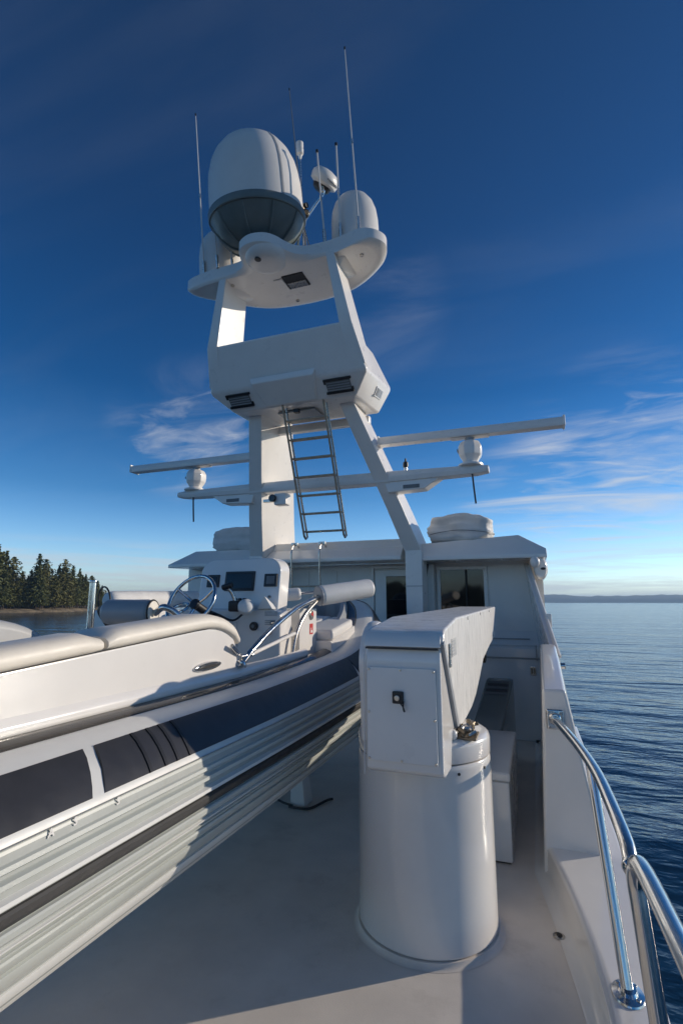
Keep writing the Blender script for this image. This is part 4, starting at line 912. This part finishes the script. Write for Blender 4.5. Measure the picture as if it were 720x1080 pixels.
# console
con = MB()
con.prism([(-2.52, 3.40, 1.0), (-1.745, 3.40, 1.0), (-1.745, 3.40, 1.56), (-1.80, 3.40, 1.60), (-2.45, 3.40, 1.60), (-2.52, 3.40, 1.56)], (0, .20, 0), .02, 3)
console = con.build('console', WHITE, tb)
dash = MB(); z0, z1 = 1.52, 1.985
pts = [(-2.50, z0), (-1.79, z0)]
for cx, cz, a0 in ((-1.90, z1 - .11, 0), (-2.39, z1 - .11, 90)):
    for k in range(7): a = R(a0 + 15 * k); pts.append((cx + .11 * math.cos(a), cz + .11 * math.sin(a)))
dash.prism([(x, 3.43 + (z - z0) * .14, z) for x, z in pts], (0, .16, 0), .012, 3, ang=40); dsh = dash.build('dash_panel', WHITE, tb)
def on_dash(x0, x1, za, zb, th=.012):
    f = lambda z: 3.43 + (z - z0) * .14
    b = MB(); b.hull([(x, f(z) - e, z) for x in (x0, x1) for z in (za, zb) for e in (th, -.004)], .004); return b
sc = on_dash(-2.265, -2.005, 1.735, 1.885).build('chart_screen', BLACK, dsh)
on_dash(-2.250, -2.020, 1.750, 1.870, .014).build('screen_glass', SCREEN, sc)
for x in (-2.375, -1.865):
    g = on_dash(x - .055, x + .055, 1.765, 1.862).build('gauge', BLACK, dsh)
    on_dash(x - .035, x + .035, 1.785, 1.845, .015).build('gauge_glass', SCREEN if x < -2 else VENTG, g)
MB().cyl((-1.865, 3.44, 1.69), (-1.865, 3.452, 1.69), .010, 12, .002).build('button', VENTG, dsh)
for k in range(3): MB().box((-2.16 + k * .04, 3.425, 1.66), (-2.14 + k * .04, 3.448, 1.68), .003).build('switch', BLACK, dsh)
# lower console fittings
MB().box((-2.50, 3.388, 1.10), (-2.10, 3.398, 1.50), .012).build('door_panel', WHITE, console)
for x, z, r, m in ((-1.955, 1.475, .032, BLACK), (-1.83, 1.435, .022, STEELB), (-1.80, 1.50, .016, VENTG)):
    k = MB().cyl((x, 3.375, z), (x, 3.402, z), r, 20, .005).build('port', m, console)
    MB().cyl((x, 3.368, z), (x, 3.378, z), r * .45, 14, .003).build('port_centre', VENTG if m is BLACK else STEELB, k)
MB().box((-1.87, 3.392, 1.55), (-1.77, 3.402, 1.585), .004).build('notice', LABEL, console)
for k in range(3): MB().box((-1.865, 3.390, 1.515 - k * .014), (-1.785, 3.400, 1.521 - k * .014), .001).build('print_line', GREYP, console)
# throttle and handset
th = MB().box((-2.13, 3.30, 1.58), (-2.03, 3.42, 1.66), .015).build('throttle', BLACK, tb)
MB().tube(catmull([(-2.09, 3.34, 1.65), (-2.11, 3.32, 1.72), (-2.14, 3.29, 1.76)], 4), .014, 10).build('lever', STEELB, th)
MB().cyl((-2.17, 3.29, 1.755), (-2.09, 3.29, 1.775), .022, 12, .006).build('grip', BLACK, th)
cp = MB().lathe([(0, .0), (.05, 0), (.058, .015), (.055, .05), (.035, .07), (0, .075)], (-1.99, 3.33, 1.60), (.35, -.75, .5), 24).build('compass', VINYLW, tb)
MB().ring((-1.975, 3.305, 1.618), .035, .005, (.35, -.75, .5), 20, 6).build('ring', BLACK, cp)
MB().tube(catmull([(-2.0, 3.32, 1.57), (-2.05, 3.25, 1.52), (-2.15, 3.22, 1.56), (-2.25, 3.28, 1.58)], 5), .008, 8).build('coiled_lead', BLACK, tb)
s = MB(); s.hull([(-1.93, 3.38, 1.60), (-1.80, 3.38, 1.60), (-1.86, 3.36, 1.70), (-1.93, 3.48, 1.60), (-1.80, 3.48, 1.60)], .006); s.build('folded_cloth', VINYLW, tb)
# steering wheel
wc = Vector((-2.245, 3.02, 1.655)); wn_ = Vector((-.10, -.86, .42)).normalized()
sw = MB().ring(wc, .197, .0135, wn_, 44, 10).build('steering_wheel', STEEL, tb)
u, w, d = frame_of(wn_)
for k in range(3):
    a = R(90 + 120 * k); e = u * math.cos(a) + w * math.sin(a)
    MB().tube([wc - d * .05 + e * .03, wc - d * .035 + e * .10, wc + e * .195], .011, 8).build('spoke', STEEL, sw)
MB().lathe([(0, 0), (.03, 0), (.04, .015), (.035, .03), (0, .035)], wc - d * .06, d, 20).build('hub', BLACK, sw)
MB().cyl(wc - d * .06, wc - d * .38, .03, 14).build('column', BLACK, sw)
MB().ring((-2.52, 3.25, 1.60), .075, .012, (-.1, -.5, .85), 28, 8).build('cup_ring', STEEL, tb)
s = MB(); s.box((-2.62, 3.15, 1.42), (-2.30, 3.40, 1.56), .03, 3); s.build('console_shelf', WHITE, tb)
# forward seat box with lit side and red sign
sb = MB().box((-1.98, 3.74, 1.0), (-1.748, 4.08, 1.60), .012, 2).build('seat_box', WHITE, tb)
pl = MB().box((-1.7478, 3.93, 1.39), (-1.7455, 3.995, 1.475), .0006).build('red_sign', RED, sb)
MB().prism([(-1.7454, 3.948, 1.40), (-1.7454, 3.985, 1.405), (-1.7454, 3.978, 1.425), (-1.7454, 3.960, 1.42), (-1.7454, 3.962, 1.445), (-1.7454, 3.950, 1.44)], (.0008, 0, 0), 0).build('figure', MATS['white_paint'], pl)
MB().cyl((-1.749, 3.955, 1.545), (-1.738, 3.955, 1.545), .040, 24, .004).build('round_badge', STEELB, sb)
MB().prism([(-1.7378, 3.93, 1.55), (-1.7378, 3.975, 1.575), (-1.7378, 3.985, 1.53)], (.001, 0, 0), 0).build('badge_mark', RED, sb)
for z in (1.20, 1.29, 1.44): MB().cyl((-1.83, 3.728, z), (-1.83, 3.742, z), .017, 14, .004).build('port', VENTG, sb)
# bow seat cushions and bow interior
s = MB(); s.prism([(-1.95, 4.08, 1.33), (-1.60, 4.08, 1.33), (-1.66, 4.75, 1.40), (-1.95, 5.0, 1.42)], (0, 0, .09), .03, 3); s.build('bow_cushion', VINYLW, tb)
s = MB(); s.prism([(-2.70, 4.08, 1.33), (-1.97, 4.08, 1.33), (-1.97, 5.0, 1.42), (-2.35, 5.1, 1.43)], (0, 0, .09), .03, 3); s.build('bow_cushion', VINYLW, tb)
s = MB(); s.prism([(-2.7, 4.05, 1.0), (-1.60, 4.05, 1.0), (-1.64, 4.75, 1.1), (-2.0, 5.1, 1.1), (-2.3, 5.1, 1.1)], (0, 0, .33), .01); s.build('bow_locker', WHITE, tb)
# bow inner coaming
inner = [(off(-1.70), 1.17), (off(-1.70), 1.25), (off(-1.73), 1.30), (off(-1.77), 1.29), (off(-1.77), 1.0)]
i0 = min(i for i in range(len(PT)) if PT[i].y > 4.05)
sweep(inner, i0, len(PT) - 1 - i0).build('bow_coaming', GREYP, tb, angle=50)
# cradle
ck = thing('boat_chock', 'white cradle bracket on deck under the inflatable boat with dark lashing', 'chock', (-1.95, 4.2, 0))
s = MB(); s.hull([(-1.99, 4.12, 0), (-1.86, 4.12, 0), (-1.99, 4.30, 0), (-1.86, 4.30, 0), (-2.02, 4.16, .42), (-1.92, 4.16, .42), (-2.02, 4.26, .42), (-1.92, 4.26, .42)], .01); s.build('bracket', WHITE, ck)
MB().tube(catmull([(-1.98, 4.08, .012), (-1.86, 4.06, .02), (-1.80, 4.12, .012), (-1.74, 4.30, .016), (-1.70, 4.34, .02)], 6), .010, 8).build('lashing', RUBBER, ck)
MB().tube(catmull([(-2.2, 4.22, .02), (-2.05, 4.10, .03), (-1.95, 4.09, .02)], 6), .009, 8).build('lashing', RUBBER, ck)
MB().cyl((-1.84, 4.10, 0), (-1.84, 4.10, .022), .028, 14, .004).build('eye_plate', STEELB, ck)
c2 = copy_thing(ck, (-1.95, 1.0, 0), 'white cradle bracket under the near end of the inflatable boat')

# ------------------------------------------------------------------ sea haze between here and the far shore
hm_ = bpy.data.materials.new("haze_air"); hm_.use_nodes = True; hn = hm_.node_tree.nodes; hl = hm_.node_tree.links
hn.remove(hn['Principled BSDF']); pv = hn.new('ShaderNodeVolumePrincipled')
pv.inputs['Color'].default_value = (0.50, 0.72, 1.0, 1); pv.inputs['Density'].default_value = 0.00013; pv.inputs['Anisotropy'].default_value = 0.25
hl.new(pv.outputs[0], hn['Material Output'].inputs['Volume'])
b = MB(); b.box((-14500, -14500, SEA - 1.0), (14500, 14500, 160), 0); struct(b.build('haze', hm_, smooth=False), 'stuff')
